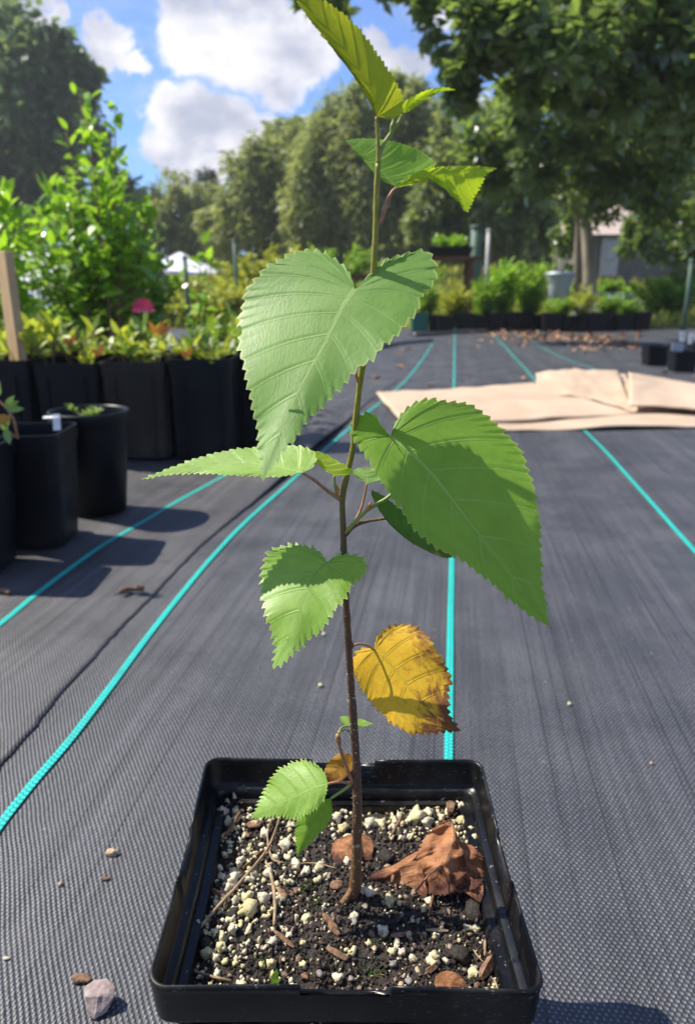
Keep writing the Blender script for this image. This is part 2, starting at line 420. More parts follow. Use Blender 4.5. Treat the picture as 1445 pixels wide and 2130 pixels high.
stripe([(1560, 1270), (1445, 1150), (1380, 1077), (1300, 985), (1250, 930), (1205, 885), (1105, 785), (1062, 735), (1025, 697), (1010, 680)], 0.0070, 0.0015)
stripe([(1620, 960), (1445, 880), (1380, 850), (1250, 775), (1150, 735), (1070, 695)], 0.0070, 0.0015)
stripe([(-120, 1390), (0, 1300), (70, 1242), (150, 1180), (220, 1130), (300, 1082), (370, 1040), (440, 1000), (520, 955), (640, 870)], 0.0066, 0.0022)

# ================================================================= POT
PC = (-0.0013, 0.2425)
def warp(u, v, z, zt=0.118):
    """u,v metres from pot centre before the warp"""
    vv = v / 0.1165 + 0.5
    w_ = 0.1300 * (1 - vv) + 0.1298 * vv
    ztop = 0.1130 * (1 - vv) + 0.1180 * vv
    skew = 0.0018 * (u / 0.128) * 1.0
    return Vector((PC[0] - .0012 * vv + .0006 + u / 0.128 * w_ , PC[1] + v - skew, z * ztop / 0.118 if z > 0 else 0))
def ring(inset, z, notch=0.0, rc=0.0065, hu=0.064, hv=0.0583):
    hu -= inset; hv -= inset; r = max(rc - inset * 0.5, 0.004); pts = []
    for q in range(4):
        a0 = math.pi / 2 * q
        sx, sy = [(1, 1), (-1, 1), (-1, -1), (1, -1)][q]
        cx, cy = sx * (hu - r), sy * (hv - r)
        for k in range(7):
            a = a0 + math.pi / 2 * k / 6
            pts.append((cx + r * math.cos(a), cy + r * math.sin(a), z))
        nq = [(-1, 1), (-1, -1), (1, -1), (1, 1)][q]
        n2 = (nq[0] * (hu - r), nq[1] * (hv - r))
        e = (cx + r * math.cos(a0 + math.pi / 2), cy + r * math.sin(a0 + math.pi / 2))
        nxt = (n2[0] + r * math.cos(a0 + math.pi / 2), n2[1] + r * math.sin(a0 + math.pi / 2))
        for k in (0.1, 0.2, 0.3, 0.372, 0.376, 0.45, 0.55, 0.624, 0.628, 0.7, 0.8, 0.9):
            zz = z - (notch if 0.374 < k < 0.626 else 0)
            bow = 0.0009 * math.sin(math.pi * k) * (1 if z > 0.09 else 0)
            x = e[0] + (nxt[0] - e[0]) * k; y = e[1] + (nxt[1] - e[1]) * k
            nl = math.hypot(x * (q % 2), y * ((q + 1) % 2)) or 1
            pts.append((x - bow * (0 if q % 2 == 0 else math.copysign(1, x)), y - bow * (0 if q % 2 else math.copysign(1, y)), zz))
    return [warp(*p_) for p_ in pts]
def loft(rings, cap_first=False, cap_last=False):
    vs = [v for r_ in rings for v in r_]; n = len(rings[0]); fs = []
    for i in range(len(rings) - 1):
        for k in range(n): fs.append((i * n + k, i * n + (k + 1) % n, (i + 1) * n + (k + 1) % n, (i + 1) * n + k))
    if cap_first: fs.append(tuple(range(n))[::-1])
    if cap_last: fs.append(tuple((len(rings) - 1) * n + k for k in range(n)))
    return vs, fs
pot = empty('plant_pot', (PC[0], PC[1], 0), 'square glossy black plastic pot holding the sapling, notched rim, nearest the camera', 'plant pot')
T = 0.118
vs, fs = loft([ring(.020, 0.002), ring(.019, 0.001), ring(.0155, .03), ring(.0105, T - .022), ring(.0095, T - .0185)], cap_first=True)
mesh('outer_wall', vs, fs, 'pot_black', pot, local=False)
N_ = 0.0024
vs, fs = loft([ring(.0095, T - .0180), ring(.0022, T - .0182), ring(.0012, T - .0172), ring(.0010, T - .0165), ring(.0003, T - .004), ring(.0001, T - .0022),
               ring(-.0002, T - .0014, N_), ring(.0001, T - .0004, N_), ring(.0004, T, N_), ring(.0009, T, N_), ring(.0013, T - .0004, N_), ring(.0015, T - .0014, N_ * .6),
               ring(.0024, T - .0115), ring(.0029, T - .0128), ring(.0050, T - .0133), ring(.0055, T - .0138), ring(.0060, T - .016)])
mesh('rim', vs, fs, 'pot_black', pot, local=False)
vs, fs = loft([ring(.0060, T - .0158), ring(.0068, T - .026), ring(.0085, .075), ring(.0105, .05)], cap_last=True)
mesh('inner_wall', vs, fs, 'pot_black', pot, local=False)

# ---- potting mix
simple('soil', (0.008, 0.006, 0.005), (0.040, 0.028, 0.020), 330, 0.75, 0.45, 0.0015, detail=6)
m, t, p, o = mat('perlite'); oc = geo(t)['Position']
n = t.noise(oc, 900, 4, .6).outputs[0]; isl = geo(t)['Random Per Island']; oi = t.new('ShaderNodeObjectInfo').outputs['Random']
c = t.mix(t.ramp(t.m('FRACT', t.m('ADD', isl, oi)), 0.2, 1), (0.60, 0.54, 0.40), (0.52, 0.46, 0.24)); c = t.mix(t.ramp(n, .58, .8), c, (0.30, 0.25, 0.15))
setp(t, p, col=c, rough=0.8, spec=0.25, normal=bump(t, n, 0.0006)); M['perlite'] = m
m, t, p, o = mat('gravel'); isl = geo(t)['Random Per Island']
rp = t.new('ShaderNodeValToRGB', {0: isl}); cr = rp.color_ramp
for i, (ps, c_) in enumerate([(0, (.015, .011, .009)), (.45, (.06, .038, .026)), (.6, (.22, .14, .09)), (.75, (.30, .24, .21)), (.88, (.38, .26, .15)), (1, (.36, .31, .26))]):
    e = cr.elements[i] if i < 2 else cr.elements.new(ps)
    e.position = ps; e.color = c_ + (1,)
n = t.noise(geo(t)['Position'], 1200, 3).outputs[0]
setp(t, p, col=t.mix(t.m('MULTIPLY', n, .5), rp.outputs[0], (.02, .015, .01)), rough=0.65, spec=0.4, normal=bump(t, n, 0.0003)); M['gravel'] = m
simple('bark', (0.08, 0.042, 0.025), (0.26, 0.15, 0.09), 400, 0.75, 0.3, 0.0006, stretch=(1, 1, .3))
simple('straw', (0.20, 0.13, 0.075), (0.36, 0.26, 0.16), 300, 0.7, 0.3, 0.0003)

def soil_z(x, y):
    u = (x - PC[0]) / 0.05; v = (y - PC[1]) / 0.045
    z = 0.0925 + 0.003 * noise.noise(Vector((x * 45, y * 45, 2))) + 0.0016 * noise.noise(Vector((x * 150, y * 150, 7)))
    z += 0.0035 * max(0, v - 0.3) + 0.002 * max(0, u - .3) - 0.0030 * max(0, -v - 0.5)
    z -= 0.007 * math.exp(-((u + 0.35) / .3) ** 2 - ((v + .95) / .22) ** 2)
    z += 0.003 * math.exp(-(((x + 0.001) / .012) ** 2 + ((y - .243) / .012) ** 2))
    return z
HU, HV = 0.0565, 0.0505
def sp_(u, v):
    q = warp(u, v, .095); return (q.x, q.y)
vs = []; fs = []; G = 130
for j in range(G + 1):
    for i in range(G + 1):
        x, y = sp_((i / G * 2 - 1) * (HU + .002), (j / G * 2 - 1) * (HV + .002))
        vs.append((x, y, soil_z(x, y) + 0.0009 * noise.noise(Vector((x * 600, y * 600, 1))) + 0.0005 * noise.noise(Vector((x * 1400, y * 1400, 4)))))
for j in range(G):
    for i in range(G): a = j * (G + 1) + i; fs.append((a, a + 1, a + G + 2, a + G + 1))
mb = MB(); mb.add(vs, fs)
ICO_V = None
import bmesh
def ico(sub):
    bm = bmesh.new(); bmesh.ops.create_icosphere(bm, subdivisions=sub, radius=1.0)
    v = [tuple(q.co) for q in bm.verts]; f = [tuple(x.index for x in fc.verts) for fc in bm.faces]; bm.free(); return v, f
I1, I2, I3 = ico(1), ico(2), ico(3)
def rndrot():
    from mathutils import Euler
    return Euler((random.random() * 6.3, random.random() * 6.3, random.random() * 6.3)).to_matrix()
def lump(mb, c, r, base=I1, rough=0.35, sq=(1, 1, 1)):
    sd_ = random.random() * 99; rm = rndrot(); vs = []
    for v in base[0]:
        v = Vector(v); k = 1 + rough * 2 * noise.noise(v * 1.3 + Vector((sd_, 0, 0))) + rough * .6 * noise.noise(v * 3.1 + Vector((0, sd_, 0)))
        vs.append(Vector(c) + rm @ Vector((v.x * k * r * sq[0], v.y * k * r * sq[1], v.z * k * r * sq[2])))
    mb.add(vs, base[1])
for _ in range(3600):
    u, v = random.uniform(-HU, HU), random.uniform(-HV, HV); x, y = sp_(u, v)
    r_ = random.uniform(.0003, .0010) * (1.7 if random.random() < .06 else 1)
    lump(mb, (x, y, soil_z(x, y) + r_ * .4), r_, I1, .5, (1, random.uniform(.5, 1), random.uniform(.4, 1)))
so1 = mb.build('potting_soil', 'soil', smooth=False); tag(so1, 'dark crumbly potting mix filling the square black pot', 'soil', kind='stuff')
mb = MB()
for _ in range(1500):
    u, v = random.uniform(-HU, HU), random.uniform(-HV, HV)
    if random.random() < .35 and v > 0: continue
    x, y = sp_(u, v); r_ = random.uniform(.0003, .0010) * random.choice([1, 1, 1, 1.5])
    lump(mb, (x, y, soil_z(x, y) + r_ * .5), r_, I1, .3, (1.2, random.uniform(.5, 1), random.uniform(.4, .9)))
tag(mb.build('fine_gravel', 'gravel', smooth=False), 'fine grit and bark crumbs mixed through the potting soil', 'grit', kind='stuff')
mb = MB()
for _ in range(120):
    u, v = random.uniform(-HU, HU), random.uniform(-HV, HV * .5); x, y = sp_(u, v); r_ = random.uniform(.0008, .0016)
    lump(mb, (x, y, soil_z(x, y) + r_ * .4), r_, I1, .3, (1.2, random.uniform(.6, 1), random.uniform(.5, .9)))
tag(mb.build('coarse_gravel', 'gravel', smooth=False), 'mixed tan, grey and brown gravel bits in the front half of the pot', 'gravel', kind='stuff')
def dens(u, v):
    uu, vv = u / HU, v / HV
    d = 0.05
    if uu < -.62: d = 1.0 if vv > -.9 else .5
    elif uu < -.3: d = .45
    if vv > .62: d = max(d, .95 if (uu > -.1 or uu < -.8) else .3)
    if uu > .8 and vv > .1: d = max(d, .9)
    return d
mb = MB(); cnt = 0
for _ in range(700):
    u, v = random.uniform(-HU, HU), random.uniform(-HV, HV); x, y = sp_(u, v); r_ = random.uniform(.00018, .0006); lump(mb, (x, y, soil_z(x, y) + r_), r_, I1, .3)
while cnt < 420:
    u, v = random.uniform(-HU, HU), random.uniform(-HV, HV)
    if random.random() > dens(u, v): continue
    x, y = sp_(u, v); r_ = random.uniform(.0004, .0012); cnt += 1
    lump(mb, (x, y, soil_z(x, y) + r_ * .6), r_, I1, .3)
tag(mb.build('perlite_crumbs', 'perlite'), 'small white perlite crumbs scattered over the potting soil', 'perlite', kind='stuff')
pv = []
for k in range(7):
    mb = MB(); random.seed(100 + k); lump(mb, (0, 0, 0), 1.12, I2, .52, (1.2, .95, .8))
    if k % 2: lump(mb, (.8, .3, 0), .72, I2, .35)
    if k % 3 == 0: lump(mb, (-.4, .6, .2), .6, I2, .35)
    me = bpy.data.meshes.new('perlite_granule'); me.from_pydata([tuple(v) for v in mb.v], [], mb.f); me.materials.append(M['perlite'])
    me.polygons.foreach_set('use_smooth', [True] * len(me.polygons)); pv.append(me)
random.seed(11)
gr = []; tries = 0
big = [(1185/1,)]
BIGP = [(480,1663,8),(495,1675,12),(475,1685,9),(465,1700,10),(450,1725,8),(443,1737,8),(593,1758,13),(550,1735,9),(430,1820,8),(485,1825,13),(475,1848,11),(515,1868,14),(548,1868,13),(515,1893,16),(615,1802,12),(635,1812,10),(665,1802,10),(427,1868,11),(412,1925,11),(483,1928,10),(462,1947,13),(460,1968,13),(430,1982,11),(402,1998,11),(637,1905,10),(540,1952,8),(530,1915,8),(630,1995,9),(705,2020,10),(770,1712,13),(792,1715,11),(820,1685,10),(838,1692,9),(862,1680,8),(915,1678,11),(955,1690,9),(958,1712,9),(970,1724,9),(980,1738,12),(988,1758,10),(995,1780,10),(940,1718,8),(850,1825,11),(810,1873,12),(770,1860,12),(753,1858,8),(868,1712,15),(885,1724,12),(830,1705,8),(797,1930,10),(738,1898,10),(735,1972,11),(900,1998,12),(905,1943,9),(985,2020,11),(768,1960,7),(835,1978,8),(858,1988,8),(928,1999,8),(973,1928,7),(990,1930,8),(1030,2050,7),(445,1770,8),(500,1790,9),(455,1800,8),(520,1825,8),(560,1812,9),(700,1705,9),(715,1720,10),(690,1690,8),(650,1745,9),(660,1830,9),(600,1830,8)]
for bx, by, br in BIGP:
    q = onz(bx, by, .0945); gr.append((q.x, q.y, br * (q.y * .957 + .068) / F * .98))
while len(gr) < 225 and tries < 9000:
    tries += 1
    u, v = random.uniform(-HU + .001, HU - .001), random.uniform(-HV + .001, HV - .001)
    if random.random() > dens(u, v): continue
    r_ = random.choice([.001, .0012, .0014, .0017]); x, y = sp_(u, v)
    if any((x - a) ** 2 + (y - b) ** 2 < (r_ + c_) ** 2 * .75 for a, b, c_ in gr): continue
    if (x - 0) ** 2 + (y - .243) ** 2 < .005 ** 2: continue
    gr.append((x, y, r_))
for x, y, r_ in gr:
    o = bpy.data.objects.new('perlite_granule', random.choice(pv)); COL.objects.link(o)
    o.location = (x, y, soil_z(x, y) + r_ * .55); o.scale = (r_, r_ * random.uniform(.8, 1.1), r_ * random.uniform(.7, 1)); o.rotation_euler = (random.random() * 6, random.random() * 6, random.random() * 6)
    tag(o, 'off-white perlite granule lying on the dark potting soil', 'perlite granule', 'perlite granules in the pot')

def onsoil(x, y, h=0.0):
    q = onz(x, y, 0.094)
    for _ in range(4): q = onz(x, y, soil_z(q.x, q.y) + h)
    return q
# sticks, chips
def stick(name, pts, r0, label, cat, m='straw', h=.0012, arch=0.0, n=6, flat=1.0, grp=None):
    P3 = [onsoil(*q, h) for q in pts]
    c = crom(P3, 14 if len(pts) > 2 else 6); L = len(c)
    c = [Vector(q) + Vector((0, 0, arch * math.sin(math.pi * i / (L - 1)))) + Vector((0, 0, .0003 * noise.noise(Vector(q) * 900))) for i, q in enumerate(c)]
    rr = [r0 * (1 - .35 * abs(2 * i / (L - 1) - 1) ** 3) * (1 + .25 * noise.noise(Vector(q) * 500)) for i, q in enumerate(c)]
    if name == 'wood_chip': rr = [q_ * (.45 + .75 * math.sin(math.pi * min(1, max(0, (i + .6) / L))) ** .5) for i, q_ in enumerate(rr)]; n = 4
    b = c[0].copy(); mb = MB(); mb.tube([q - b for q in c], rr, n)
    o = mb.build(name, m, smooth=name != 'wood_chip'); o.location = b
    return tag(o, label, cat, grp)
stick('dry_stem', [(705, 1570), (640, 1640), (590, 1710), (545, 1775), (490, 1840), (430, 1910), (397, 1965), (384, 2010), (420, 2030), (500, 2042)], .0006, 'long thin dry grass stem curving along the left side of the pot', 'dry stem', h=.003) if False else None
stick('dry_stem', [(580, 1706), (555, 1768), (500, 1835), (440, 1900), (398, 1955), (386, 1990), (405, 2020), (480, 2040)], .00065, 'long thin dry grass stem curving down the left side of the pot', 'dry stem', h=.003)
stick('dry_stem', [(566, 1700), (556, 1735), (566, 1785), (592, 1795)], .0005, 'small hooked dry stem beside the hanging leaf', 'dry stem', h=.002)
stick('dry_stem', [(552, 1790), (566, 1830), (572, 1880), (570, 1925)], .0008, 'flat papery straw lying upright in the picture left of the trunk', 'dry stem', h=.0018)
stick('dry_stem', [(600, 1800), (650, 1795), (700, 1806)], .0003, 'hair-thin brown root fibre left of the trunk', 'dry stem', h=.0022)
stick('twig', [(468, 1740), (500, 1688)], .0009, 'short grey-brown twig among perlite in the back left of the pot', 'twig', 'bark', .003)
stick('wood_chip', [(506, 1805), (550, 1768)], .0011, 'slender orange-brown wood splinter under the green leaf', 'wood chip', 'bark')
stick('wood_chip', [(438, 1848), (472, 1872)], .0011, 'wood splinter lying in the perlite at the left wall', 'wood chip', 'bark')
stick('wood_chip', [(672, 1900), (705, 1945)], .0012, 'rusty wood splinter just in front of the trunk base', 'wood chip', 'bark')
stick('wood_chip', [(680, 1970), (722, 1995)], .0012, 'wood splinter second in front of the trunk base', 'wood chip', 'bark')
stick('wood_chip', [(570, 1935), (612, 1970)], .0009, 'thin wood splinter in the soil front left of centre', 'wood chip', 'bark')
stick('wood_chip', [(812, 1945), (842, 1944)], .0010, 'small pinkish wood splinter lying level right of centre', 'wood chip', 'bark')
stick('wood_chip', [(885, 1933), (932, 1936)], .0006, 'pale needle-like splinter in front of the brown leaves', 'wood chip', 'straw')
stick('wood_chip', [(1000, 2035), (1025, 1988)], .0017, 'stout reddish twig piece in the front right of the pot', 'wood chip', 'bark', .002)
stick('wood_chip', [(885, 2022), (912, 2004)], .0011, 'dark brown twig piece near the front right of the pot', 'wood chip', 'bark')
stick('twig', [(812, 1740), (835, 1700)], .0007, 'grey twig leaning on the perlite at the back of the pot', 'twig', 'bark', .004)
stick('twig', [(815, 1835), (820, 1815), (833, 1800)], .0009, 'short curved twig stub beside the rolled brown leaf', 'twig', 'bark', .004)
stick('twig', [(892, 1905), (898, 1872), (905, 1850)], .0006, 'thin dark twig in front of the big brown leaf', 'twig', 'bark', .002)
stick('dry_stem', [(984, 1975), (994, 1990), (1006, 2002)], .0003, 'pale hair-like stem near the right wall of the pot', 'dry stem', h=.002)
stick('dry_stem', [(1026, 2035), (1032, 2050), (1037, 2066)], .0004, 'pale straw by the front right corner of the pot', 'dry stem', h=.002)
stick('dry_stem', [(1008, 1955), (1008, 1988)], .0006, 'short cream straw standing by the right wall of the pot', 'dry stem', h=.002)
stick('wood_chip', [(936, 1690), (937, 1668)], .0022, 'upright brown bark peg at the back of the pot', 'wood chip', 'bark', .003)
# bark flakes
def flake(x, y, r_, label, m='bark', sq=(1.3, 1, .35), name='bark_flake', cat='bark flake', hh=.001):
    q = onsoil(x, y, hh); mb = MB(); st = random.getstate(); random.seed(int(x * 7 + y)); 
    sd_ = x; ang = random.random() * 6
    vs = []
    for v in I2[0]:
        v = Vector(v); k = 1 + .5 * noise.noise(v * 1.6 + Vector((sd_, 0, 0)))
        a = v.x * k * sq[0]; b = v.y * k * sq[1]
        vs.append((r_ * (a * math.cos(ang) - b * math.sin(ang)), r_ * (a * math.sin(ang) + b * math.cos(ang)), r_ * v.z * k * sq[2] + .25 * r_ * a * random.choice([.4, .4])))
    mb.add(vs, I2[1]); o = mb.build(name, m); o.location = q; random.setstate(st)
    return tag(o, label, cat)
flake(527, 1713, .0030, 'oval reddish bark flake under the tip of the light green leaf')
flake(588, 1858, .0019, 'pinkish bark flake left of the trunk base', sq=(1.7, .8, .2))
flake(616, 1853, .0014, 'grey-brown bark block left of the trunk base', sq=(1, 1, .7))
flake(512, 1735, .0016, 'small pinkish bark flake in the back left soil')
flake(700, 1840, .0024, 'pale tan bark knob touching the trunk base')
flake(868, 1692, .0024, 'flat bark flake in the perlite at the back of the pot', sq=(1.8, .8, .3))
flake(790, 1700, .0030, 'long dark bark strip behind the trunk', 'soil', sq=(2.2, .7, .4))
flake(485, 1900, .0026, 'rounded black bark nugget among the left perlite', 'soil', sq=(1, 1, .8))
flake(425, 1962, .0022, 'black bark nugget by the left wall of the pot', 'soil', sq=(1, 1, .8))
flake(572, 1768, .0022, 'black bark nugget under the hanging leaf', 'soil', sq=(1, 1, .8))
flake(803, 1780, .0034, 'dark lump of soil right of the trunk', 'soil', sq=(1.2, 1, .6))
flake(985, 1895, .0040, 'dark charred bark chunk by the right wall of the pot', 'soil', sq=(1.2, 1, .8))
flake(955, 1985, .0034, 'dark bark chunk in the front right of the pot', 'soil', sq=(1, 1.3, .8))
simple('stone_grey', (0.13, 0.12, 0.115), (0.24, 0.205, 0.19), 300, 0.6, 0.4, .0004)
simple('stone_tan', (0.33, 0.22, 0.12), (0.46, 0.36, 0.24), 300, 0.6, 0.4, .0004)
for (x, y, r_, mm, lb) in [(737, 1915, .0020, 'stone_grey', 'mauve pebble in front of the trunk base'), (818, 2005, .0017, 'stone_grey', 'grey angular pebble in the front soil right of centre'),
                           (779, 1972, .0014, 'stone_tan', 'orange pebble in the soil right of centre'), (850, 1943, .0016, 'stone_tan', 'smooth beige pebble beside the pink splinter'),
                           (833, 2048, .0015, 'stone_tan', 'smooth tan pebble close to the front rim'), (665, 2025, .0017, 'stone_grey', 'grey wedge pebble left of the front notch'),
                           (850, 2040, .0019, 'stone_grey', 'greyish pink pebble near the front rim'), (760, 1885, .0015, 'stone_grey', 'slate grey pebble right of the trunk base'),
                           (588, 1995, .0013, 'stone_tan', 'tan pebble in the front left soil'), (868, 2018, .0014, 'stone_tan', 'orange-tan pebble beside the dark twig piece'),
                           (730, 2035, .0016, 'stone_grey', 'grey pebble just behind the front notch'), (635, 2030, .0016, 'bark', 'reddish pebble just behind the front rim')]:
    flake(x, y, r_ * .78, lb, mm, (1.2, .9, .6), 'pebble', 'pebble', .0008)

# ================================================================= SAPLING
leafmat('leaf_main', (0.135, 0.265, 0.045), (0.175, 0.32, 0.062), 0.30, (0.36, 0.66, 0.05), (0.36, 0.48, 0.15), (0.50, 0.54, 0.18), 11, 0.5, 0.42, 0.0, 0.42, vb=.00015)
leafmat('leaf_right', (0.14, 0.285, 0.022), (0.195, 0.35, 0.035), 0.34, (0.40, 0.70, 0.03), (0.34, 0.48, 0.12), (0.34, 0.42, 0.08), 9, 0.45, 0.42, 0.05, 0.62)
leafmat('leaf_fresh', (0.19, 0.36, 0.035), (0.26, 0.43, 0.055), 0.36, (0.42, 0.70, 0.04), (0.30, 0.45, 0.10), (0.5, 0.58, 0.15), 9, 0.5, 0.36, 0.1, 0.45)
leafmat('leaf_lower', (0.16, 0.31, 0.025), (0.22, 0.38, 0.045), 0.32, (0.40, 0.70, 0.04), (0.10, 0.17, 0.03), (0.5, 0.55, 0.18), 8, 0.5, 0.38, 0.08, 0.45, vb=.00015)
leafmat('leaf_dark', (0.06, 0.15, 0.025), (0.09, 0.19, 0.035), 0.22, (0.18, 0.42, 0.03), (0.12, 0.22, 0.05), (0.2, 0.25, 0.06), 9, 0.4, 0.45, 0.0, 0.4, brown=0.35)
leafmat('leaf_top', (0.23, 0.28, 0.03), (0.28, 0.32, 0.04), 0.55, (0.70, 0.74, 0.03), (0.34, 0.36, 0.07), (0.38, 0.42, 0.08), 11, 0.3, 0.55, 0.0, 0.6, vb=.0006)
leafmat('leaf_young', (0.28, 0.40, 0.03), (0.34, 0.45, 0.04), 0.50, (0.66, 0.85, 0.03), (0.38, 0.46, 0.06), (0.5, 0.55, 0.08), 12, 0.4, 0.4, 0.0, 0.5)
leafmat('leaf_yellow', (0.72, 0.42, 0.02), (0.80, 0.50, 0.03), 0.36, (0.95, 0.52, 0.02), (0.30, 0.25, 0.03), (0.35, 0.15, 0.03), 8, 0.35, 0.5, 0.0, 0.55, brown=0.95)
leafmat('leaf_amber', (0.42, 0.20, 0.02), (0.50, 0.26, 0.03), 0.3, (0.70, 0.32, 0.02), (0.25, 0.12, 0.02), (0.25, 0.12, 0.03), 8, 0.35, 0.5, 0.0, 0.5, brown=0.6)
leafmat('leaf_dry', (0.22, 0.085, 0.04), (0.48, 0.22, 0.095), 0.2, (0.5, 0.18, 0.05), (0.50, 0.30, 0.15), (0.25, 0.12, 0.06), 8, 0.35, 0.5, 0.0, 0.5, brown=0.9, brcol=(0.09, 0.035, 0.025), vb=.0006)

sap = empty('birch_sapling', tuple(onsoil(722, 1878, -.002)), 'young birch sapling with toothed green leaves and one yellow leaf in the pot', 'tree')
SB = Vector(sap.location)
def smooth01(x): x = min(1, max(0, x)); return x * x * (3 - 2 * x)
def blade(L, Rr, Mi, Y0, nrm, mt, label=None, n=200, nc=13, NV=11, amp=7, cross=.0, bend=0.0, wave=.0010, pleat=.0002, t0=.16, parent=None, name='leaf', crumple=0.0, lobe=0.0, dens=3, seed=0, tipb=0, mp_=1.3, bow=.06):
    base = at(*Mi[0], Y0); nrm = Vector(nrm).normalized(); sgn = 1 if nrm.dot(ray(*Mi[0])) < 0 else -1
    Le = crom(L, n); Re = crom(Rr, n); Md = crom(Mi, n)
    def tooth(t_):
        ph = (t_ * NV) % 1.0; big_ = ph ** 1.3 if ph < .78 else (1 - ph) / .22 * .72
        ps = (t_ * NV * dens) % 1.0; sm = ps / .66 if ps < .66 else (1 - ps) / .34
        return (0.34 * big_ + 0.66 * sm - .35) * (1 + .9 * noise.noise(Vector((t_ * 31, seed, 0)))) + .16 * noise.noise(Vector((t_ * 90, seed, 5)))
    def edge(E, i):
        a = E[max(i - 3, 0)]; b = E[min(i + 3, n)]; d = b - a; d = d / (np.linalg.norm(d) + 1e-9)
        return E[i], d
    vs = []; uv = []; fs = []
    cols = [0] + [((k + 1) / nc) ** .75 for k in range(nc)]
    idx = {}
    for side, E in ((-1, Le), (1, Re)):
        for i in range(n + 1):
            t_ = i / n
            mfr = max(0, (t_ - t0) / (1 - t0)) ** mp_; mi = mfr * n; k0 = int(min(mi, n - 1)); fr = mi - k0
            mp = Md[k0] * (1 - fr) + Md[k0 + 1] * fr
            e, d = edge(E, i)
            outw = np.array([-d[1], d[0]])
            ref = e - Md[min(int(n * .5), n)] if False else (e - mp)
            if np.dot(outw, ref) < 0: outw = -outw
            am = amp * smooth01(t_ / .10) * smooth01((1 - t_) / .06)
            tp = tooth(t_ + (0.03 if side > 0 else 0))
            tv = outw * tp * am + d * am * .55 * max(tp, 0)
            wpx = np.linalg.norm(e - mp)
            for c, s_ in enumerate(cols):
                key = (side, i, c)
                if c == 0 and side == 1:
                    idx[key] = idx[(-1, i, 0)]; continue
                q = mp + (e - mp) * s_ + tv * smooth01((s_ - .72) / .28)
                # bow veins toward the tip
                ax = Md[n] - Md[0]; ax = ax / np.linalg.norm(ax)
                q = q - ax * wpx * bow * math.sin(math.pi * s_) * (1 if t_ > t0 else t_ / t0)
                dd = ray(q[0], q[1]); org = Vector((0, 0, CH))
                tt = (base - org).dot(nrm) / dd.dot(nrm); P_ = org + dd * tt
                wm = wpx * Y0 / F
                h = cross * (s_ ** 1.6) * wm + bend * (t_ ** 2)
                h += wave * math.sin(t_ * 15 + side * 1.3 + seed) * s_ ** 2 * min(1, wm / .012)
                h += pleat * ((lambda f_: f_ ** .8 if f_ < .84 else (1 - f_) / .16 * .87)((t_ * NV) % 1) - .5) * 1.5 * min(1, s_ * 4) * (1 - .3 * s_) * min(1, wm / .006)
                if lobe and side == -1: h += lobe * smooth01(1 - t_ / .22) * s_
                if crumple:
                    v_ = Vector((q[0] * .012, q[1] * .012, seed))
                    h += crumple * (noise.noise(v_) * 1.5 + (.5 - abs(noise.noise(v_ * 1.7 + Vector((0, 0, 4)))) * 2) * .5 + noise.noise(v_ * 4.1) * .3)
                if tipb: h += tipb * smooth01((t_ - .85) / .15)
                idx[key] = len(vs); vs.append(P_ - dd.normalized() * h * sgn); uv.append((t_, .5 + .5 * s_ * side))
    for side in (-1, 1):
        for i in range(n):
            for c in range(nc):
                a, b, c2, d2 = idx[(side, i, c)], idx[(side, i + 1, c)], idx[(side, i + 1, c + 1)], idx[(side, i, c + 1)]
                f_ = (a, b, c2, d2) if side < 0 else (a, d2, c2, b)
                f_ = tuple(dict.fromkeys(f_))
                if len(f_) > 2: fs.append(f_)
    o = mesh(name, vs, fs, mt, parent, uvs=uv, local=False)
    if label: o['label'] = label
    return o
m, t, p, o = mat('stem_skin'); pos = geo(t)['Position']
z = t.new('ShaderNodeSeparateXYZ', {0: pos}).outputs[2]
n = t.noise(t.scale(pos, (1, 1, .4)), 700, 4, .6).outputs[0]
c = t.mix(t.ramp(z, .09, .15), (0.17, 0.085, 0.035), (0.10, 0.052, 0.032)); c = t.mix(t.ramp(z, .235, .30), c, (0.27, 0.26, 0.025)); c = t.mix(t.ramp(z, .36, .42), c, (0.26, 0.32, 0.035))
len_ = t.ramp(t.noise(t.scale(pos, (1, 1, 1.6)), 620, 1).outputs[0], .66, .72)
c = t.mix(t.ramp(n, .35, .75, 0, .35), c, (0.09, 0.05, 0.02)); c = t.mix(t.m('MULTIPLY', len_, t.ramp(z, .20, .30, .75, .2)), c, (0.5, 0.42, 0.30))
setp(t, p, col=c, rough=.5, spec=.45, normal=bump(t, n, .0004)); M['stem_skin'] = m
simple('petiole_red', (0.30, 0.13, 0.07), (0.40, 0.22, 0.10), 500, .5, .45, .0002)
simple('petiole_green', (0.20, 0.26, 0.05), (0.30, 0.34, 0.08), 500, .5, .45, .0002)
simple('bud_orange', (0.45, 0.16, 0.04), (0.55, 0.28, 0.06), 500, .5, .45, .0002)
simple('hair', (0.6, 0.6, 0.45), (0.7, 0.68, 0.5), 50, .5, .4)

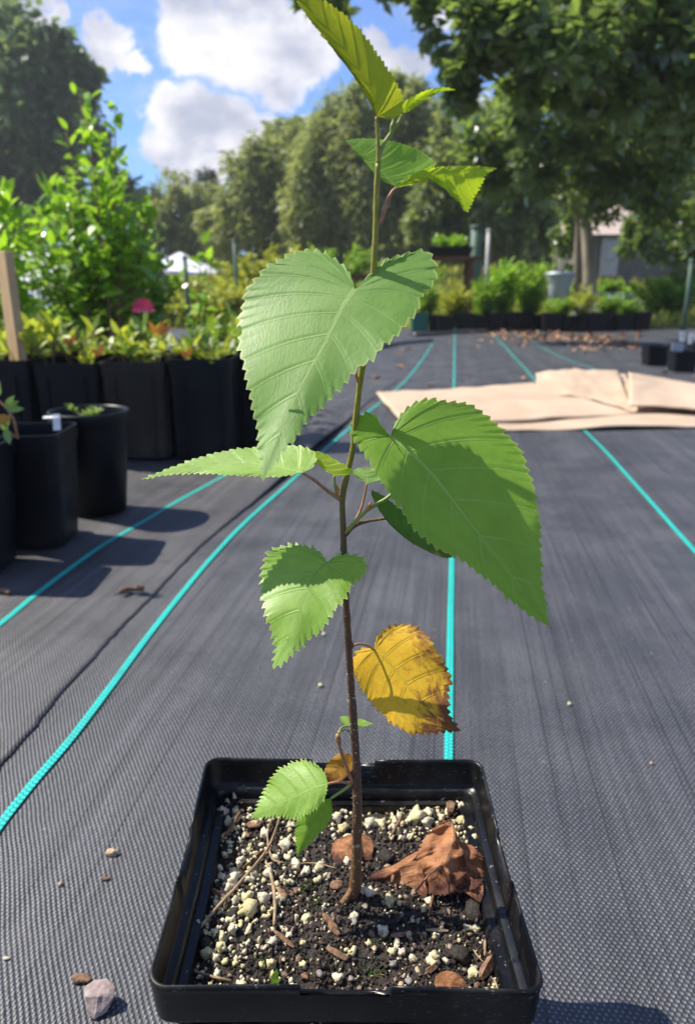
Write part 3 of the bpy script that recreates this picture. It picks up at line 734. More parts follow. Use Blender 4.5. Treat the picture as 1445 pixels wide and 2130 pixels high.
def twig(name, pts, wpx, m, parent=sap, label=None, n=8, seg=8, knob=0.0, hairs=0):
    """pts: (x,y,Y) ; wpx widths in photo px at the points"""
    P3 = [at(*q) for q in pts]
    c = crom(P3, seg * (len(pts) - 1)); L = len(c); ww = np.interp(np.linspace(0, 1, L), np.linspace(0, 1, len(wpx)), wpx)
    rr = [max(.0001, ww[i] * (c[i][1] * math.cos(PITCH) - (c[i][2] - CH) * math.sin(PITCH)) / F / 2) * (1 + knob * noise.noise(Vector(c[i]) * 260)) for i in range(L)]
    mb = MB(); mb.tube(c, rr, n); o = mb.build(name, m, parent, local=False)
    if label: o['label'] = label
    if hairs:
        hb = MB()
        for _ in range(hairs):
            i = random.randint(0, L - 2); a = Vector(c[i]).lerp(Vector(c[i + 1]), random.random()); th = random.random() * 6.283
            d = Vector((math.cos(th), math.sin(th), random.uniform(-.2, .5))).normalized()
            hb.tube([a + d * rr[i] * .9, a + d * (rr[i] + random.uniform(.0003, .0008))], [.00006, .00002], 3)
        hb.build('fuzz', 'hair', o, local=False)
    return o
stem_px = [(722, 1882, .2425), (738, 1845, .2425), (741, 1790, .2425), (743, 1700, .243), (741, 1600, .243), (735, 1500, .2435), (728, 1400, .2435), (722, 1300, .243), (716, 1200, .243), (714, 1110, .243), (712, 1040, .243), (722, 985, .243), (734, 930, .2425), (740, 870, .242), (748, 800, .2415), (757, 740, .241), (768, 660, .2405), (776, 570, .240), (781, 480, .2395), (783, 400, .239), (786, 340, .2385)]
twig('stem', stem_px, [30, 25, 21, 20, 19, 18, 17, 16, 15.5, 15, 15, 14, 13, 12.5, 12.5, 12.5, 13, 13, 12.5, 12.5, 12], 'stem_skin', n=16, seg=10, knob=.14, hairs=420)
twig('root_flare', [(738, 1840, .2425), (722, 1866, .240), (706, 1888, .2385)], [16, 17, 12], 'stem_skin', n=10, knob=.3)
for (x, y) in [(714, 1108), (712, 1042), (733, 935), (727, 1342), (741, 1615), (727, 1432), (748, 800)]:
    pass
# side shoots, petioles
lf = {}
twig('shoot', [(787, 338, .2385), (795, 305, .2385), (813, 277, .238), (830, 252, .2375), (836, 238, .237)], [9, 8.5, 8, 8, 5], 'petiole_green', hairs=60)
twig('bud', [(813, 275, .238), (816, 262, .2378), (818, 247, .2376)], [7, 11, 2], 'petiole_green')
# L1 top leaf
L1 = blade([(783, 243), (772, 205), (742, 160), (710, 122), (682, 85), (655, 52), (625, 12), (590, -45)],
           [(783, 243), (805, 246), (830, 240), (838, 212), (824, 172), (800, 135), (775, 98), (748, 62), (715, 30), (680, 5), (640, -20), (590, -45)],
           [(783, 243), (778, 200), (745, 145), (705, 85), (660, 35), (590, -45)], .2375, (-.42, -.80, -.18), 'leaf_top', 'backlit yellow-green top leaf standing upright', NV=11, amp=8, cross=.10, pleat=.0002, t0=.30, mp_=1.6, bow=.03, parent=sap, seed=1)
twig('petiole', [(786, 340, .2385), (786, 300, .2383), (783, 243, .2375)], [9, 8, 7], 'stem_skin', L1, hairs=60)
L2 = blade([(838, 236), (838, 215), (860, 200), (890, 187), (920, 181), (948, 187)], [(838, 236), (858, 226), (885, 208), (912, 193), (930, 188), (948, 187)],
           [(838, 236), (855, 215), (890, 197), (948, 187)], .237, (-.3, -.8, -.25), 'leaf_young', 'small bright young leaf at the very top', NV=12, amp=2.5, n=120, nc=7, cross=.1, dens=1, parent=sap, seed=2)
L3 = blade([(825, 391), (790, 372), (762, 340), (740, 315), (718, 292)], [(825, 391), (868, 354), (905, 343), (885, 322), (850, 304), (805, 292), (760, 288), (740, 289), (718, 292)],
           [(825, 391), (800, 365), (762, 322), (718, 292)], .2395, (.15, -.75, .45), 'leaf_right', 'dark green folded leaf half turned left below the top leaf', NV=8, amp=3, cross=.0, t0=.1, parent=sap, seed=3)
L3b = blade([(825, 391), (845, 370), (880, 354), (930, 347), (985, 347), (1034, 350)], [(825, 391), (850, 384), (890, 373), (925, 372), (938, 400), (955, 420), (971, 440), (985, 412), (1000, 385), (1012, 362), (1034, 350)],
            [(825, 391), (860, 372), (930, 358), (1034, 350)], .2390, (-.35, -.8, -.3), 'leaf_young', 'bright backlit folded half of a leaf with a hanging tip', NV=12, amp=7, cross=-.06, t0=.05, parent=sap, seed=4)
twig('petiole', [(784, 468, .2398), (792, 458, .2394), (805, 420, .2390), (816, 398, .2392), (825, 391, .2393)], [10, 10, 8, 8, 6], 'petiole_red', L3, hairs=50)
# L4 main
L4 = blade([(738, 602), (732, 580), (716, 555), (690, 535), (645, 520), (597, 532), (560, 552), (520, 595), (503, 640), (496, 700), (508, 765), (522, 830), (536, 895), (540, 950), (546, 1002)],
           [(738, 602), (768, 572), (808, 542), (850, 526), (882, 523), (905, 545), (902, 585), (878, 612), (866, 645), (838, 682), (805, 712), (777, 742), (742, 768), (712, 802), (678, 838), (642, 872), (612, 912), (582, 950), (546, 1002)],
           [(738, 602), (712, 640), (688, 690), (664, 735), (638, 780), (610, 835), (588, 885), (568, 940), (546, 1002)], .2365, (-.14, -.74, .62), 'leaf_main', 'largest pale green toothed leaf hanging in front of the trunk', n=420, nc=18, NV=11, amp=13, cross=-.05, bend=.001, wave=.0014, pleat=.00018, t0=.30, mp_=1.95, parent=sap, seed=5)
twig('petiole', [(756, 745, .2412), (750, 700, .240), (742, 640, .2385), (738, 602, .2368)], [7, 7, 6, 6], 'petiole_red', L4)
twig('bud', [(748, 800, .2405), (742, 785, .2395), (739, 772, .239)], [6, 8, 2], 'bud_orange')
# L5 left
L5 = blade([(628, 983), (650, 972), (656, 945), (630, 930), (598, 926), (540, 930), (480, 936), (410, 953), (345, 977), (292, 998)],
           [(628, 983), (600, 989), (550, 991), (500, 989), (430, 985), (370, 986), (330, 990), (292, 998)],
           [(628, 983), (560, 968), (480, 962), (390, 972), (292, 998)], .238, (-.15, -.50, .85), 'leaf_fresh', 'narrow-looking pale green leaf pointing left', NV=9, amp=6, cross=.05, parent=sap, seed=6)
twig('petiole', [(706, 1038, .2428), (680, 1020, .241), (655, 1000, .2395), (628, 983, .238)], [10, 8, 7, 6], 'petiole_red', L5, hairs=20)
L6 = blade([(695, 990), (668, 972), (652, 955), (640, 942), (632, 935)], [(695, 990), (734, 984), (718, 968), (700, 958), (678, 945), (655, 938), (632, 935)],
           [(695, 990), (680, 965), (660, 948), (632, 935)], .2405, (-.35, -.75, .3), 'leaf_young', 'tiny yellow folded leaf beside the trunk', NV=8, amp=3, n=100, nc=7, dens=1, parent=sap, seed=7)
twig('petiole', [(702, 1032, .2425), (697, 1012, .2415), (695, 990, .2405)], [7, 5, 5], 'petiole_green', L6)
twig('bud', [(702, 1030, .2415), (703, 1018, .2410), (700, 1008, .2405)], [5, 7, 2], 'bud_orange')
# L9 small back leaf
L9 = blade([(763, 1006), (745, 995), (733, 982), (745, 974), (762, 972)], [(763, 1006), (785, 1000), (800, 990), (790, 978), (762, 972)], [(763, 1006), (762, 990), (762, 972)], .246, (-.1, -.7, .7), 'leaf_main', 'pale small leaf behind the trunk', NV=6, amp=2, n=80, nc=6, parent=sap, seed=8)
twig('petiole', [(728, 1100, .243), (748, 1065, .2445), (757, 1035, .2455), (763, 1006, .246)], [6, 6, 5, 4], 'petiole_red', L9)
# L8 dark behind
L8 = blade([(800, 1078), (785, 1055), (772, 1022), (795, 1030), (830, 1058), (870, 1095), (910, 1128), (950, 1150)],
           [(800, 1078), (815, 1095), (850, 1125), (880, 1142), (915, 1158), (935, 1160), (950, 1150)],
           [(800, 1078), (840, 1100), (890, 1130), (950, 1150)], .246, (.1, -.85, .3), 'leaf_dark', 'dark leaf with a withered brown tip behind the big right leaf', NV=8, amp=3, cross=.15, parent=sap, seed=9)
twig('petiole', [(718, 1112, .243), (735, 1095, .2425), (760, 1085, .245), (802, 1078, .246)], [12, 9, 7, 6], 'stem_skin', L8, hairs=20)
twig('bud', [(762, 1062, .2395), (768, 1052, .2392), (771, 1044, .239)], [7, 9, 2], 'bud_orange')
# L7 big right
L7 = blade([(812, 908), (797, 892), (778, 865), (756, 860), (736, 872), (730, 897), (745, 928), (772, 965), (795, 1005), (830, 1055), (860, 1098), (900, 1135), (950, 1160), (1000, 1195), (1050, 1238), (1095, 1275), (1141, 1303)],
           [(812, 908), (822, 880), (850, 846), (885, 831), (930, 835), (985, 846), (1028, 880), (1078, 932), (1105, 1000), (1118, 1060), (1124, 1130), (1126, 1200), (1141, 1303)],
           [(812, 908), (860, 948), (905, 995), (955, 1060), (1005, 1125), (1050, 1180), (1095, 1240), (1141, 1303)], .2375, (-.12, -.85, .5), 'leaf_right', 'big broad green leaf right of the trunk, half in shade', n=380, nc=18, NV=9, amp=11, cross=-.10, wave=.001, pleat=.00022, lobe=.006, t0=.25, mp_=1.75, dens=4, parent=sap, seed=10)
twig('petiole', [(718, 1110, .243), (738, 1085, .241), (768, 1058, .241), (815, 1027, .241), (835, 985, .2412), (828, 940, .239), (813, 909, .2378)], [10, 9, 8, 7, 6, 6, 6], 'petiole_green', L7, hairs=20)
# L10
L10 = blade([(680, 1170), (668, 1152), (640, 1138), (610, 1134), (580, 1138), (556, 1152), (547, 1180), (543, 1215), (548, 1260), (560, 1300), (572, 1340), (568, 1393)],
            [(680, 1170), (695, 1158), (722, 1153), (750, 1160), (764, 1178), (748, 1203), (725, 1225), (716, 1248), (695, 1268), (680, 1295), (655, 1320), (632, 1338), (600, 1368), (568, 1393)],
            [(680, 1170), (655, 1195), (636, 1235), (615, 1290), (592, 1342), (568, 1393)], .236, (-.30, -.68, .65), 'leaf_lower', 'heart-shaped glossy leaf on the left of the trunk at mid height', n=300, nc=14, NV=8, amp=14, cross=-.08, wave=.0014, pleat=.00016, t0=.28, mp_=1.8, parent=sap, seed=11, dens=3)
twig('petiole', [(716, 1215, .243), (706, 1195, .240), (692, 1178, .2375), (680, 1170, .2362)], [8, 6, 5, 5], 'petiole_red', L10)
# L11 yellow
L11 = blade([(778, 1352), (758, 1348), (738, 1362), (733, 1388), (745, 1420), (768, 1455), (795, 1485), (825, 1510), (860, 1526), (905, 1524), (958, 1520)],
            [(778, 1352), (782, 1330), (802, 1308), (838, 1299), (875, 1310), (900, 1342), (918, 1372), (936, 1408), (932, 1445), (936, 1490), (958, 1520)],
            [(778, 1352), (815, 1385), (850, 1430), (885, 1470), (920, 1500), (958, 1520)], .249, (-.30, -.80, .45), 'leaf_yellow', 'yellow autumn leaf blotched brown with a dark tip', n=300, nc=14, NV=8, amp=11, cross=-.08, wave=.0012, pleat=.0002, t0=.22, mp_=1.4, parent=sap, seed=12, tipb=.002)
twig('petiole', [(728, 1348, .2435), (742, 1340, .2445), (762, 1342, .247), (778, 1352, .2488)], [6, 5.5, 5, 5], 'petiole_red', L11)
twig('bud', [(729, 1350, .2425), (732, 1342, .242), (731, 1334, .2418)], [7, 8, 3], 'stem_skin')
# L12, L13
L12 = blade([(682, 1630), (672, 1605), (650, 1588), (632, 1582), (605, 1588), (575, 1606), (552, 1640), (538, 1670), (523, 1703)],
            [(682, 1630), (676, 1652), (660, 1678), (640, 1692), (612, 1703), (580, 1698), (550, 1700), (523, 1703)],
            [(682, 1630), (650, 1640), (605, 1662), (565, 1680), (523, 1703)], .238, (-.30, -.62, .72), 'leaf_fresh', 'light green leaf low over the left side of the pot', n=200, nc=12, NV=9, amp=11, cross=-.1, parent=sap, seed=13)
twig('petiole', [(734, 1632, .242), (715, 1627, .241), (700, 1627, .2395), (682, 1630, .2382)], [8, 6, 6, 5], 'petiole_red', L12)
L13 = blade([(688, 1660), (665, 1668), (632, 1688), (618, 1705), (614, 1730), (616, 1755), (618, 1782)], [(688, 1660), (690, 1690), (680, 1715), (660, 1738), (645, 1755), (630, 1765), (618, 1782)],
            [(688, 1660), (660, 1695), (638, 1730), (618, 1782)], .2385, (-.35, -.85, .1), 'leaf_lower', 'small drooping leaf hanging under the light green one', n=120, nc=9, NV=8, amp=7, cross=-.35, parent=sap, seed=14)
twig('petiole', [(735, 1628, .242), (712, 1645, .240), (688, 1661, .2386)], [7, 6, 5], 'petiole_green', L13)
L14 = blade([(728, 1568), (705, 1568), (688, 1580), (676, 1598), (675, 1612), (680, 1628)], [(728, 1568), (734, 1580), (732, 1600), (715, 1620), (700, 1628), (680, 1628)],
            [(728, 1568), (708, 1592), (680, 1628)], .2445, (-.1, -.8, .4), 'leaf_amber', 'small withered amber leaf behind the trunk base shoot', n=90, nc=7, NV=6, amp=3, crumple=.0012, parent=sap, seed=15)
sh2 = twig('shoot', [(734, 1632, .242), (722, 1600, .241), (708, 1560, .2405), (702, 1528, .240)], [8, 7, 7, 10], 'petiole_red', knob=.3, label='short reddish side shoot near the soil')
twig('spur', [(744, 1600, .2425), (734, 1632, .2418), (728, 1634, .2412)], [6, 10, 9], 'stem_skin', knob=.3)
L15 = blade([(722, 1510), (712, 1503), (707, 1492), (718, 1490), (735, 1493)], [(722, 1510), (730, 1508), (738, 1502), (735, 1493)], [(722, 1510), (723, 1500), (735, 1493)], .2445, (-.2, -.7, .7), 'leaf_fresh', 'tiny new leaf on the low side shoot', n=60, nc=5, NV=6, amp=2, parent=sap, seed=16)
L16 = blade([(744, 1510), (742, 1500), (748, 1495), (760, 1499), (775, 1505)], [(744, 1510), (752, 1512), (764, 1509), (775, 1505)], [(744, 1510), (758, 1505), (775, 1505)], .2445, (-.2, -.6, .8), 'leaf_fresh', 'tiny new leaf peeping out right of the trunk', n=60, nc=5, NV=6, amp=2, parent=sap, seed=17)
twig('petiole', [(703, 1525, .240), (710, 1514, .242), (722, 1510, .2445)], [4, 4, 4], 'petiole_green', L15)
twig('petiole', [(705, 1524, .240), (718, 1518, .243), (730, 1522, .2455), (744, 1510, .2445)], [4, 3, 3, 3], 'petiole_green', L16)
L17 = blade([(497, 700), (486, 700), (484, 690), (490, 682), (498, 676)], [(497, 700), (502, 695), (504, 685), (498, 676)], [(497, 700), (495, 688), (498, 676)], .216, (-.2, -.8, .3), 'leaf_young', 'scrap of a bright folded leaf behind the left edge of the largest leaf', n=50, nc=4, NV=5, amp=2, parent=sap, seed=18)

# dead leaves in the pot
def dry(L, Rr, Mi, base_h, nrm, label, mt='leaf_dry', **kw):
    Y0 = onsoil(*Mi[0], base_h).y
    b = onsoil(*Mi[0], base_h)
    e = empty('dead_leaf', b, label, 'dead leaf')
    o = blade(L, Rr, Mi, Y0, nrm, mt, parent=e, name='leaf_blade', **kw)
    return e
d1 = dry([(940, 1705), (918, 1712), (890, 1735), (872, 1765), (866, 1800), (870, 1830), (880, 1850), (905, 1862)], [(940, 1705), (950, 1740), (962, 1775), (968, 1810), (965, 1840), (940, 1858), (905, 1862)],
         [(940, 1705), (940, 1745), (925, 1790), (908, 1830), (905, 1862)], .022, (-.3, -.5, .8), 'large crumpled brown dead leaf standing on the right of the soil', crumple=.0075, amp=7, NV=7, n=150, nc=14, pleat=.0008, seed=20, cross=-.35)
twig('leaf_stalk', [(940, 1748, .2555), (925, 1790, .246), (892, 1820, .238), (862, 1858, .2335), (848, 1882, .231)], [3, 4, 4, 4, 5], 'bark', d1)
d2 = dry([(945, 1748), (960, 1755), (985, 1762), (1003, 1785), (1006, 1810), (1000, 1835), (985, 1850)], [(945, 1748), (950, 1780), (955, 1800), (950, 1830), (962, 1848), (985, 1850)],
         [(945, 1748), (970, 1790), (978, 1820), (985, 1850)], .013, (.1, -.32, .9), 'brown dead leaf flap against the right wall of the pot', crumple=.005, amp=6, NV=6, n=110, nc=11, seed=21, cross=-.4)
d3 = dry([(878, 1765), (850, 1780), (820, 1798), (785, 1812), (768, 1825)], [(878, 1765), (872, 1795), (845, 1815), (810, 1832), (785, 1838), (768, 1825)],
         [(878, 1765), (850, 1795), (805, 1820), (768, 1825)], .010, (-.2, -.3, .9), 'rolled reddish dead leaf reaching toward the trunk', crumple=.0016, amp=1, NV=6, n=110, nc=12, seed=22, cross=-1.1)
d4 = dry([(870, 1790), (830, 1800), (800, 1835), (815, 1850), (850, 1850), (885, 1868)], [(870, 1790), (880, 1815), (885, 1840), (888, 1855), (885, 1868)],
         [(870, 1790), (865, 1830), (885, 1868)], .006, (-.2, -.3, .9), 'dark red dead leaf piece under the rolled leaf', crumple=.003, amp=3, NV=6, n=90, nc=8, seed=23)
d5 = dry([(968, 1808), (985, 1822), (1002, 1835), (1004, 1860), (998, 1878)], [(968, 1808), (958, 1830), (955, 1848), (975, 1862), (998, 1878)],
         [(968, 1808), (978, 1845), (998, 1878)], .007, (.0, -.3, .95), 'orange-brown dead leaf corner by the right wall', 'leaf_dry', crumple=.002, amp=3, NV=6, n=90, nc=8, seed=24)
d6 = dry([(735, 1735), (712, 1742), (695, 1752), (688, 1775), (694, 1792)], [(735, 1735), (745, 1760), (740, 1785), (720, 1796), (694, 1792)],
         [(735, 1735), (720, 1765), (694, 1792)], .007, (-.2, -.4, .9), 'orange-brown dead leaf lying left of the trunk', crumple=.004, amp=5, NV=6, n=90, nc=9, seed=25)
d7 = dry([(752, 1735), (768, 1740), (776, 1762), (770, 1790)], [(752, 1735), (750, 1760), (752, 1785), (770, 1790)], [(752, 1735), (762, 1762), (770, 1790)], .006, (.1, -.5, .8), 'small tan dead leaf chip right of the trunk', crumple=.001, amp=1, NV=5, n=60, nc=6, seed=26)
d8 = dry([(905, 2030), (925, 2020), (950, 2025), (968, 2045), (970, 2062)], [(905, 2030), (905, 2050), (920, 2060), (945, 2066), (970, 2062)], [(905, 2030), (938, 2042), (970, 2062)], .003, (0, -.4, .9), 'crumpled brown leaf scrap at the front rim', crumple=.002, amp=3, NV=6, n=90, nc=8, seed=27)
gb = blade([(562, 2048), (565, 2030), (577, 2014)], [(562, 2048), (580, 2046), (577, 2014)], [(562, 2048), (572, 2032), (577, 2014)], .197, (-.2, -.9, .2), 'leaf_fresh', n=40, nc=4, amp=0, NV=4, name='grass_sprout')
tag(gb, 'tiny green grass sprout by the front rim of the pot', 'sprout')
for k, (x, y, lb) in enumerate([(765, 1690, 'tiny green seedling leaf behind the trunk'), (712, 1728, 'tiny yellow-green seedling left of the trunk')]):
    b = onsoil(x, y)
    o = blade([(x, y), (x - 9, y - 4), (x - 6, y - 13), (x + 2, y - 10)], [(x, y), (x + 6, y - 3), (x + 8, y - 9), (x + 2, y - 10)], [(x, y), (x, y - 6), (x + 2, y - 10)], b.y, (-.1, -.7, .6), 'leaf_fresh', n=30, nc=4, amp=0, NV=4, name='seedling_sprout')
    tag(o, lb, 'sprout')
random.seed(5)
ms = MB()
for cx, cy in [(640, 1850), (655, 1875), (545, 2000), (775, 2022), (800, 1955), (1005, 1900)]:
    for _ in range(40):
        q = onsoil(cx + random.gauss(0, 14), cy + random.gauss(0, 8), .0002)
        ms.tube([q, q + Vector((random.gauss(0, .0005), random.gauss(0, .0005), random.uniform(.0005, .0014)))], [.0002, .00005], 3)
simple('moss', (0.05, 0.12, 0.01), (0.12, 0.22, 0.03), 300, .8, .2)
tag(ms.build('moss', 'moss'), 'specks of green moss on the potting soil', 'moss', kind='stuff')

# ================================================================= ON THE FABRIC
simple('rock', (0.24, 0.18, 0.17), (0.42, 0.35, 0.33), 150, .75, .3, .0008)
def gpiece(name, x, y, r_, m, label, cat, sq=(1, 1, .8), rough=.35, base=I3, sd_=0, z0=0.0):
    q = onz(x, y, 0); vs = []
    for v in base[0]:
        v = Vector(v); k = 1 + rough * noise.noise(v * 1.1 + Vector((sd_, 0, 0))) + rough * .4 * noise.noise(v * 3.1 + Vector((0, sd_, 0)))
        v = v * k
        vs.append(Vector((v.x * r_ * sq[0], v.y * r_ * sq[1], max(v.z, -.75) * r_ * sq[2])))
    mn = min(v.z for v in vs)
    o = mesh(name, [v - Vector((0, 0, mn)) for v in vs], base[1], m, smooth=base is not I2)
    o.location = (q.x, q.y, fz(q.x, q.y) + z0 + .0003); return tag(o, label, cat)
# faceted rock
bm = bmesh.new()
for v in [(-.0095, .003, .008), (-.004, .0075, .009), (.004, .007, .0105), (.010, .003, .009), (.0105, -.002, .007), (.002, -.0035, .0092), (-.006, -.003, .0085), (-.004, -.007, .001), (.0015, -.0095, .0005), (.0075, -.006, .0015), (-.008, .003, .0), (.009, .004, .0), (0, .008, 0), (-.001, -.006, .0055), (.006, -.004, .006)]:
    bm.verts.new(v)
bmesh.ops.convex_hull(bm, input=bm.verts[:]); 
bmesh.ops.subdivide_edges(bm, edges=bm.edges[:], cuts=2, use_grid_fill=True)
for v in bm.verts: v.co += Vector((noise.noise(v.co * 300), noise.noise(v.co * 300 + Vector((5, 0, 0))), noise.noise(v.co * 300 + Vector((0, 7, 0))))) * .0008
me = bpy.data.meshes.new('rock'); bm.to_mesh(me); bm.free()
ro = link('rock', me, 'rock', smooth=False); q = onz(203, 2078, 0.004); ro.location = (q.x, q.y, .001); ro.scale = (.78, .85, .85); tag(ro, 'pinkish grey angular stone on the fabric left of the pot', 'stone')
gpiece('bark_flake', 172, 2040, .0035, 'bark', 'brown bark flake touching the pinkish stone', 'bark flake', (1.4, .7, .5), sd_=3)
gpiece('grit_grain', 234, 1778, .0026, 'stone_tan', 'knobbly tan grain on the fabric left of the pot', 'grit', (1.3, .8, .8), .8, sd_=4)
gpiece('grit_grain', 126, 1842, .0013, 'stone_tan', 'small pale yellow grain on the fabric above the stone', 'grit', sd_=5)
gpiece('bark_flake', 220, 1830, .0018, 'bark', 'tiny brown bark crumb between the tan grain and the stone', 'bark flake', (1.4, .6, .5), sd_=6)
gpiece('perlite_ball', 667, 1432, .0022, 'perlite', 'round white perlite ball on the fabric behind the trunk, nearer one', 'perlite', sd_=7, rough=.15)
gpiece('perlite_ball', 673, 1326, .0019, 'perlite', 'round white perlite ball on the fabric behind the trunk, farther one', 'perlite', sd_=8, rough=.15)
gpiece('perlite_ball', 1183, 1470, .0016, 'perlite', 'white perlite speck on the fabric right of the yellow leaf', 'perlite', sd_=9, rough=.4)
gpiece('grit_grain', 1353, 1592, .0012, 'stone_tan', 'pale grain on the fabric far right of the pot', 'grit', sd_=10)
gpiece('grit_grain', 15, 1996, .0011, 'perlite', 'white grain on the fabric at the left edge', 'grit', (1.6, .8, .7), sd_=11)
def bstick(pts, r_, label, z=.0012):
    P3 = [onz(*q) for q in pts]; c = crom(P3, 12); b = Vector(c[0]); mb = MB()
    mb.tube([Vector(q) - b + Vector((0, 0, r_ + .0005 * noise.noise(Vector(q) * 60))) for q in c], [r_ * (1 + .3 * noise.noise(Vector(q) * 90)) for q in c], 8)
    o = mb.build('twig', 'bark'); o.location = b + Vector((0, 0, z)); return tag(o, label, 'twig')
bstick([(250, 1237), (272, 1231), (300, 1231)], .0028, 'short brown twig on the left fabric sheet')
bstick([(-8, 1232), (8, 1236), (22, 1240)], .003, 'brown twig end at the left edge of the fabric')
# ================================================================= CARDBOARD
m, t, p, o = mat('cardboard'); pos = objc(t); n = t.noise(pos, 6, 5, .6).outputs[0]; n2 = t.noise(t.scale(pos, (1, 8, 1)), 90, 3).outputs[0]
c = t.mix(t.ramp(n, .3, .7), (0.43, 0.32, 0.225), (0.52, 0.395, 0.285)); c = t.mix(t.m('MULTIPLY', t.ramp(n, .68, .8), .5), c, (0.3, 0.2, 0.12))
setp(t, p, col=c, rough=.75, spec=.25, normal=bump(t, n2, .001, .4)); M['cardboard'] = m
def sheet(name, outline, z0, zf, label, th=.004, res=34, parent=None, loc=None):
    """quad patch: outline = 4 world corners (x,y) ; zf(u,v)->z"""
    A, B, C_, D = [Vector((q[0], q[1], 0)) for q in outline]; vs = []; fs = []
    for j in range(res + 1):
        for i in range(res + 1):
            u, v = i / res, j / res
            q = A.lerp(B, u).lerp(D.lerp(C_, u), v)
            w_ = .010 * noise.noise(Vector((u * 5, v * 3, z0 * 50)))
            q += Vector((w_ * (v - .5), w_ * .8, 0))
            vs.append((q.x, q.y, z0 + zf(u, v) + .009 * noise.noise(Vector((u * 3, v * 2.2, z0 * 90))) + .003 * noise.noise(Vector((u * 9, v * 5, z0 * 90)))))
    for j in range(res):
        for i in range(res): a = j * (res + 1) + i; fs.append((a, a + 1, a + res + 2, a + res + 1))
    o = mesh(name, vs, fs, 'cardboard', parent, local=parent is None)
    md = o.modifiers.new('t', 'SOLIDIFY'); md.thickness = th; md.offset = 1
    return o
def w2(x, y): q = onz(x, y, .012); return (q.x, q.y)
cb = empty('cardboard_box', (0.5, 2.2, 0), 'flattened tan cardboard box with raised flaps lying on the fabric', 'cardboard')
def offs(o):
    for v in o.data.vertices: v.co -= Vector((0.5, 2.2, 0))
    o.parent = cb
a = sheet('lower_panel', [w2(842, 886), w2(1322, 862), w2(1115, 798), w2(782, 822)], .010, lambda u, v: .004 * v, '', .005); offs(a)
a2 = sheet('panel', [w2(1115, 800), w2(1335, 858), w2(1300, 785), w2(1105, 800)], .013, lambda u, v: .010 * v, '', .003)
a2.data.materials[0] = M['cardboard']; offs(a2)
a3 = sheet('back_flap', [w2(1120, 822), w2(1310, 838), w2(1282, 792), w2(1112, 795)], .014, lambda u, v: .036 * v ** 1.5 * (.8 + .3 * math.sin(u * 3)), '', .003); offs(a3)
a4 = sheet('side_flap', [w2(1302, 862), w2(1600, 862), w2(1540, 815), w2(1302, 806)], .030, lambda u, v: .034 * math.exp(-u * 2.5) * v + .016 * math.sin(math.pi * min(1, v)) - .012 * u, '', .003); offs(a4)
a5 = sheet('bottom_panel', [w2(850, 890), w2(1500, 880), w2(1500, 835), w2(842, 850)], .004, lambda u, v: 0, '', .004); offs(a5)

# ================================================================= NURSERY POTS, LEFT
def sqpot(name, c, w0, w1, h, label, grp=None, m='pot_far', rz=0, ribs=True, fill=True):
    e = empty(name, c, label, 'plant pot', grp, rz); mb = MB()
    def rg(w_, z, r=.012, n=4):
        out = []
        for q in range(4):
            sx, sy = [(1, 1), (-1, 1), (-1, -1), (1, -1)][q]; rr = min(r, w_ * .2)
            for k in range(n + 1):
                a = math.pi / 2 * (q + k / n); out.append(Vector((sx * (w_ / 2 - rr) + rr * math.cos(a), sy * (w_ / 2 - rr) + rr * math.sin(a), z)))
        return out
    vs, fs = loft([rg(w0, 0), rg(w1 * .97, h * .86), rg(w1 * .97, h * .87)], cap_first=True); mb.add(vs, fs)
    if ribs:
        for s in (-1, 1):
            for k in (-.28, .28):
                for ax in (0, 1):
                    ww = (w0 + w1 * .97) / 4
                    if ax: mb.box((k * w1, s * (ww + .001), h * .43), (.006, .006, h * .84), rx=s * math.atan((w1 - w0) / 2 / h) * -1)
                    else: mb.box((s * (ww + .001), k * w1, h * .43), (.006, .006, h * .84), ry=s * math.atan((w1 - w0) / 2 / h))
    mb.build('wall', m, e, smooth=False)
    vs, fs = loft([rg(w1 * .97, h * .865), rg(w1, h * .865), rg(w1 * 1.01, h * .99), rg(w1 * 1.005, h), rg(w1 * .97, h), rg(w1 * .96, h * .98), rg(w1 * .93, h * .8), rg(w1 * .9, h * .6)])
    mesh('rim', vs, fs, m, e, smooth=False)
    if fill:
        vs, fs = loft([rg(w1 * .935, h * .83), rg(w1 * .3, h * .85)], cap_last=True); mesh('soil', vs, fs, 'soil', e, smooth=False)
    return e
# six tall pots in the back row
rowY = 1.47
foliage('fol_seed', (0.15, 0.23, 0.025), (0.24, 0.33, 0.03), (0.42, 0.44, 0.06), .4, (.6, .68, .06))
foliage('fol_seed_dark', (0.05, 0.11, 0.015), (0.08, 0.17, 0.03), (0.18, 0.26, 0.05), .3, (.25, .42, .03))
foliage('fol_orange', (0.5, 0.13, 0.02), (0.55, 0.2, 0.03), (0.6, 0.35, 0.05), .35, (.8, .3, .03))
def leafgeo(P, D, U, L, W, hexa=True, fold=.25):
    """P base (n,3), D dir, U up-ish normal, L,W arrays -> verts"""
    D = D / np.linalg.norm(D, axis=1, keepdims=True); Sx = np.cross(D, U); Sx /= np.linalg.norm(Sx, axis=1, keepdims=True) + 1e-9
    Nn = np.cross(Sx, D); L = L[:, None]; W_ = W[:, None]
    if hexa:
        V = np.stack([P, P + D * L * .32 + Sx * W_ * .5 + Nn * W_ * fold, P + D * L * .68 + Sx * W_ * .42 + Nn * W_ * fold * .8 - Nn * L * .03, P + D * L - Nn * L * .12, P + D * L * .68 - Sx * W_ * .42 + Nn * W_ * fold * .8 - Nn * L * .03, P + D * L * .32 - Sx * W_ * .5 + Nn * W_ * fold], 1)
        return V.reshape(-1, 3), 6
    V = np.stack([P, P + D * L * .45 + Sx * W_ * .5, P + D * L, P + D * L * .45 - Sx * W_ * .5], 1)
    return V.reshape(-1, 3), 4
